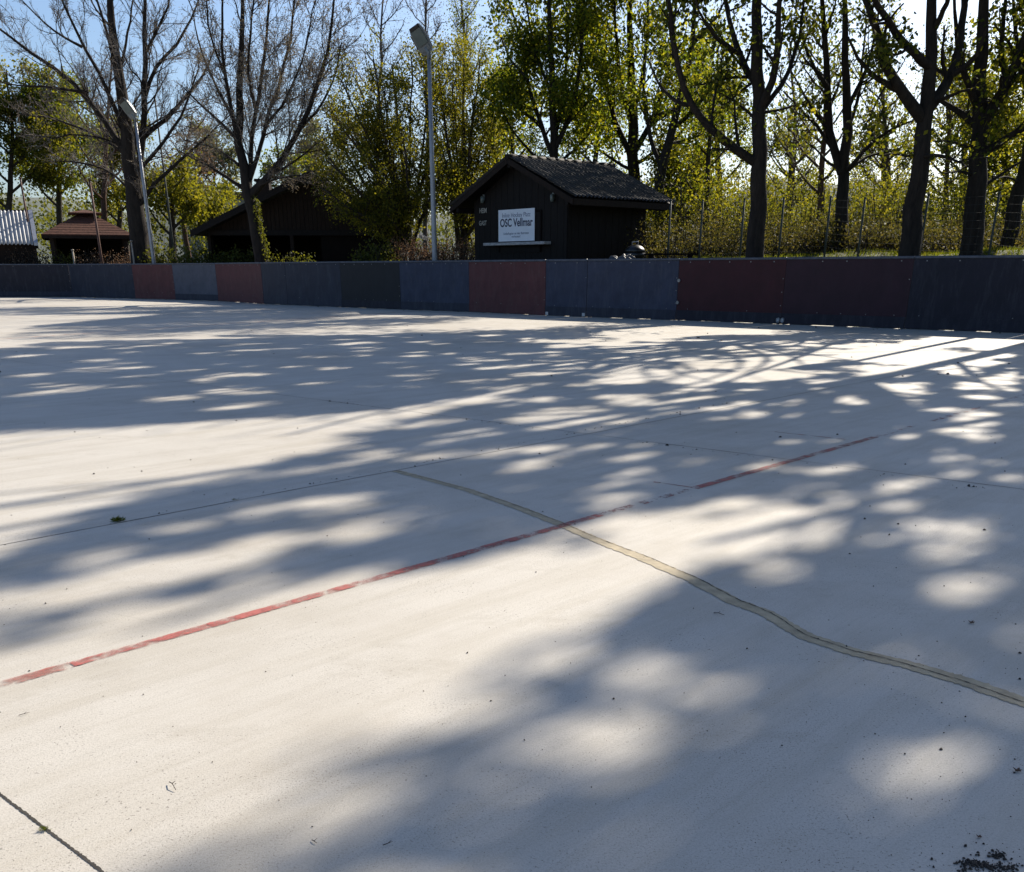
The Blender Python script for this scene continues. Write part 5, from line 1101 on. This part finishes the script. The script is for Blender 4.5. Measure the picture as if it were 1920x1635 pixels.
c = np.concatenate([r.normal((1822, 1619), (15, 3.5), (110, 2)), r.normal((1871, 1605), (7, 5), (70, 2)), r.normal((1856, 1627), (18, 4), (110, 2)), r.normal((1890, 1630), (10, 5), (60, 2)), r.normal((1810, 1631), (7, 5), (40, 2)), r.normal((1850, 1612), (55, 18), (60, 2))])
P = np.array([gnd(a, b)[:2] for a, b in c]); flakes("leaf_litter", "dark crumbled leaf litter at the bottom right corner", P, r.uniform(0.0007, 0.0032, len(P)) * r.choice([1, 1, 1.7], len(P)), M['debris'], 132)
def curled_leaf(px, py, size, label, seed):
    r = np.random.default_rng(seed); g = gnd(px, py); n = 11; uu, vv = np.meshgrid(np.linspace(-1, 1, n), np.linspace(-1, 1, n)); rr = np.hypot(uu, vv); th = np.arctan2(vv, uu)
    s = size * (0.72 + 0.28 * np.cos(5 * th + 0.4)); X = uu * s; Yy = vv * s * 0.8; Z = 0.002 + size * (0.35 * rr ** 2 + 0.12 * np.sin(4 * th + rr * 3)) * 0.8 + size * 0.1
    V = np.stack([g[0] + X, g[1] + Yy, np.maximum(Z, 0.002)], -1).reshape(-1, 3); i = (np.arange(n - 1)[:, None] * n + np.arange(n - 1)[None]).ravel()
    o = mesh_np("dry_leaf", V, np.stack([i, i + 1, i + n + 1, i + n], 1), M['dryleaf'], None, True, tuple(g)); m = o.modifiers.new("thick", 'SOLIDIFY'); m.thickness = 0.0006
    return tag(o, label, "leaf", "dry leaves on the concrete")
curled_leaf(1908, 1447, 0.0085, "curled brown dead leaf near the right edge of the concrete", 1)
curled_leaf(1822, 1169, 0.009, "small dark dead leaf right of the crack repair", 2)
curled_leaf(1836, 1571, 0.0048, "tiny dark dead leaf just above the litter pile", 3)
def twig(pts, rad, label, seed):
    W = [gnd(*q) + np.array([0, 0, rad + 0.002 + h]) for *q, h in pts]; m = MB(); m.tube(W, [rad, rad * 0.9] + [rad * 0.6] * (len(W) - 2), 6)
    mid = W[len(W) // 2]; m.tube([mid, mid + np.array([0.006, 0.004, 0.004])], [rad * 0.7, rad * 0.4], 6); return tag(m.build("twig", M['debris'], base=tuple(gnd(*pts[0][:2]))), label, "twig", "twigs on the concrete")
twig([(318, 1470, 0.002), (324, 1476, 0.006), (330, 1484, 0.001)], 0.0011, "small forked twig standing in the sunlit concrete at lower left", 1)
twig([(35, 1343, 0), (45, 1341, 0.001), (56, 1337, 0)], 0.0008, "thin twig near the left edge below the red line", 2)
twig([(718, 1587, 0), (728, 1584, 0.001), (736, 1580, 0)], 0.0009, "dark twig in the shadow at the bottom centre", 3)
twig([(585, 1577, 0), (589, 1580, 0.001), (594, 1583, 0)], 0.0009, "short dark twig in the shadow left of bottom centre", 4)
twig([(1338, 1151, 0), (1347, 1152, 0.002), (1358, 1155, 0)], 0.0013, "thin dark twig just below the crack repair", 5)
def tuft(px, py, s, n, label, seed):
    r = np.random.default_rng(seed); g = gnd(px, py); P = np.tile(g, (n, 1)) + np.c_[r.normal(0, s * 0.45, n), r.normal(0, s * 0.3, n), np.zeros(n)]
    V, Fq = leaves(r, P + np.array([0, 0, 0.003]), s * 0.8, 0.16); V[:, 2] = np.abs(V[:, 2] - 0.002) + 0.002
    return tag(mesh_np("moss_tuft", V, Fq, M['grass'], None, False, tuple(g)), label, "moss", "moss tufts in the slab joints")
tuft(83, 1557, 0.009, 110, "green moss tuft in the joint at the lower left corner", 1)
tuft(222, 977, 0.028, 120, "dry weed tuft in the long joint at the left", 2)
tuft(440, 938, 0.012, 40, "tiny weed tuft in the long joint right of the larger one", 3)
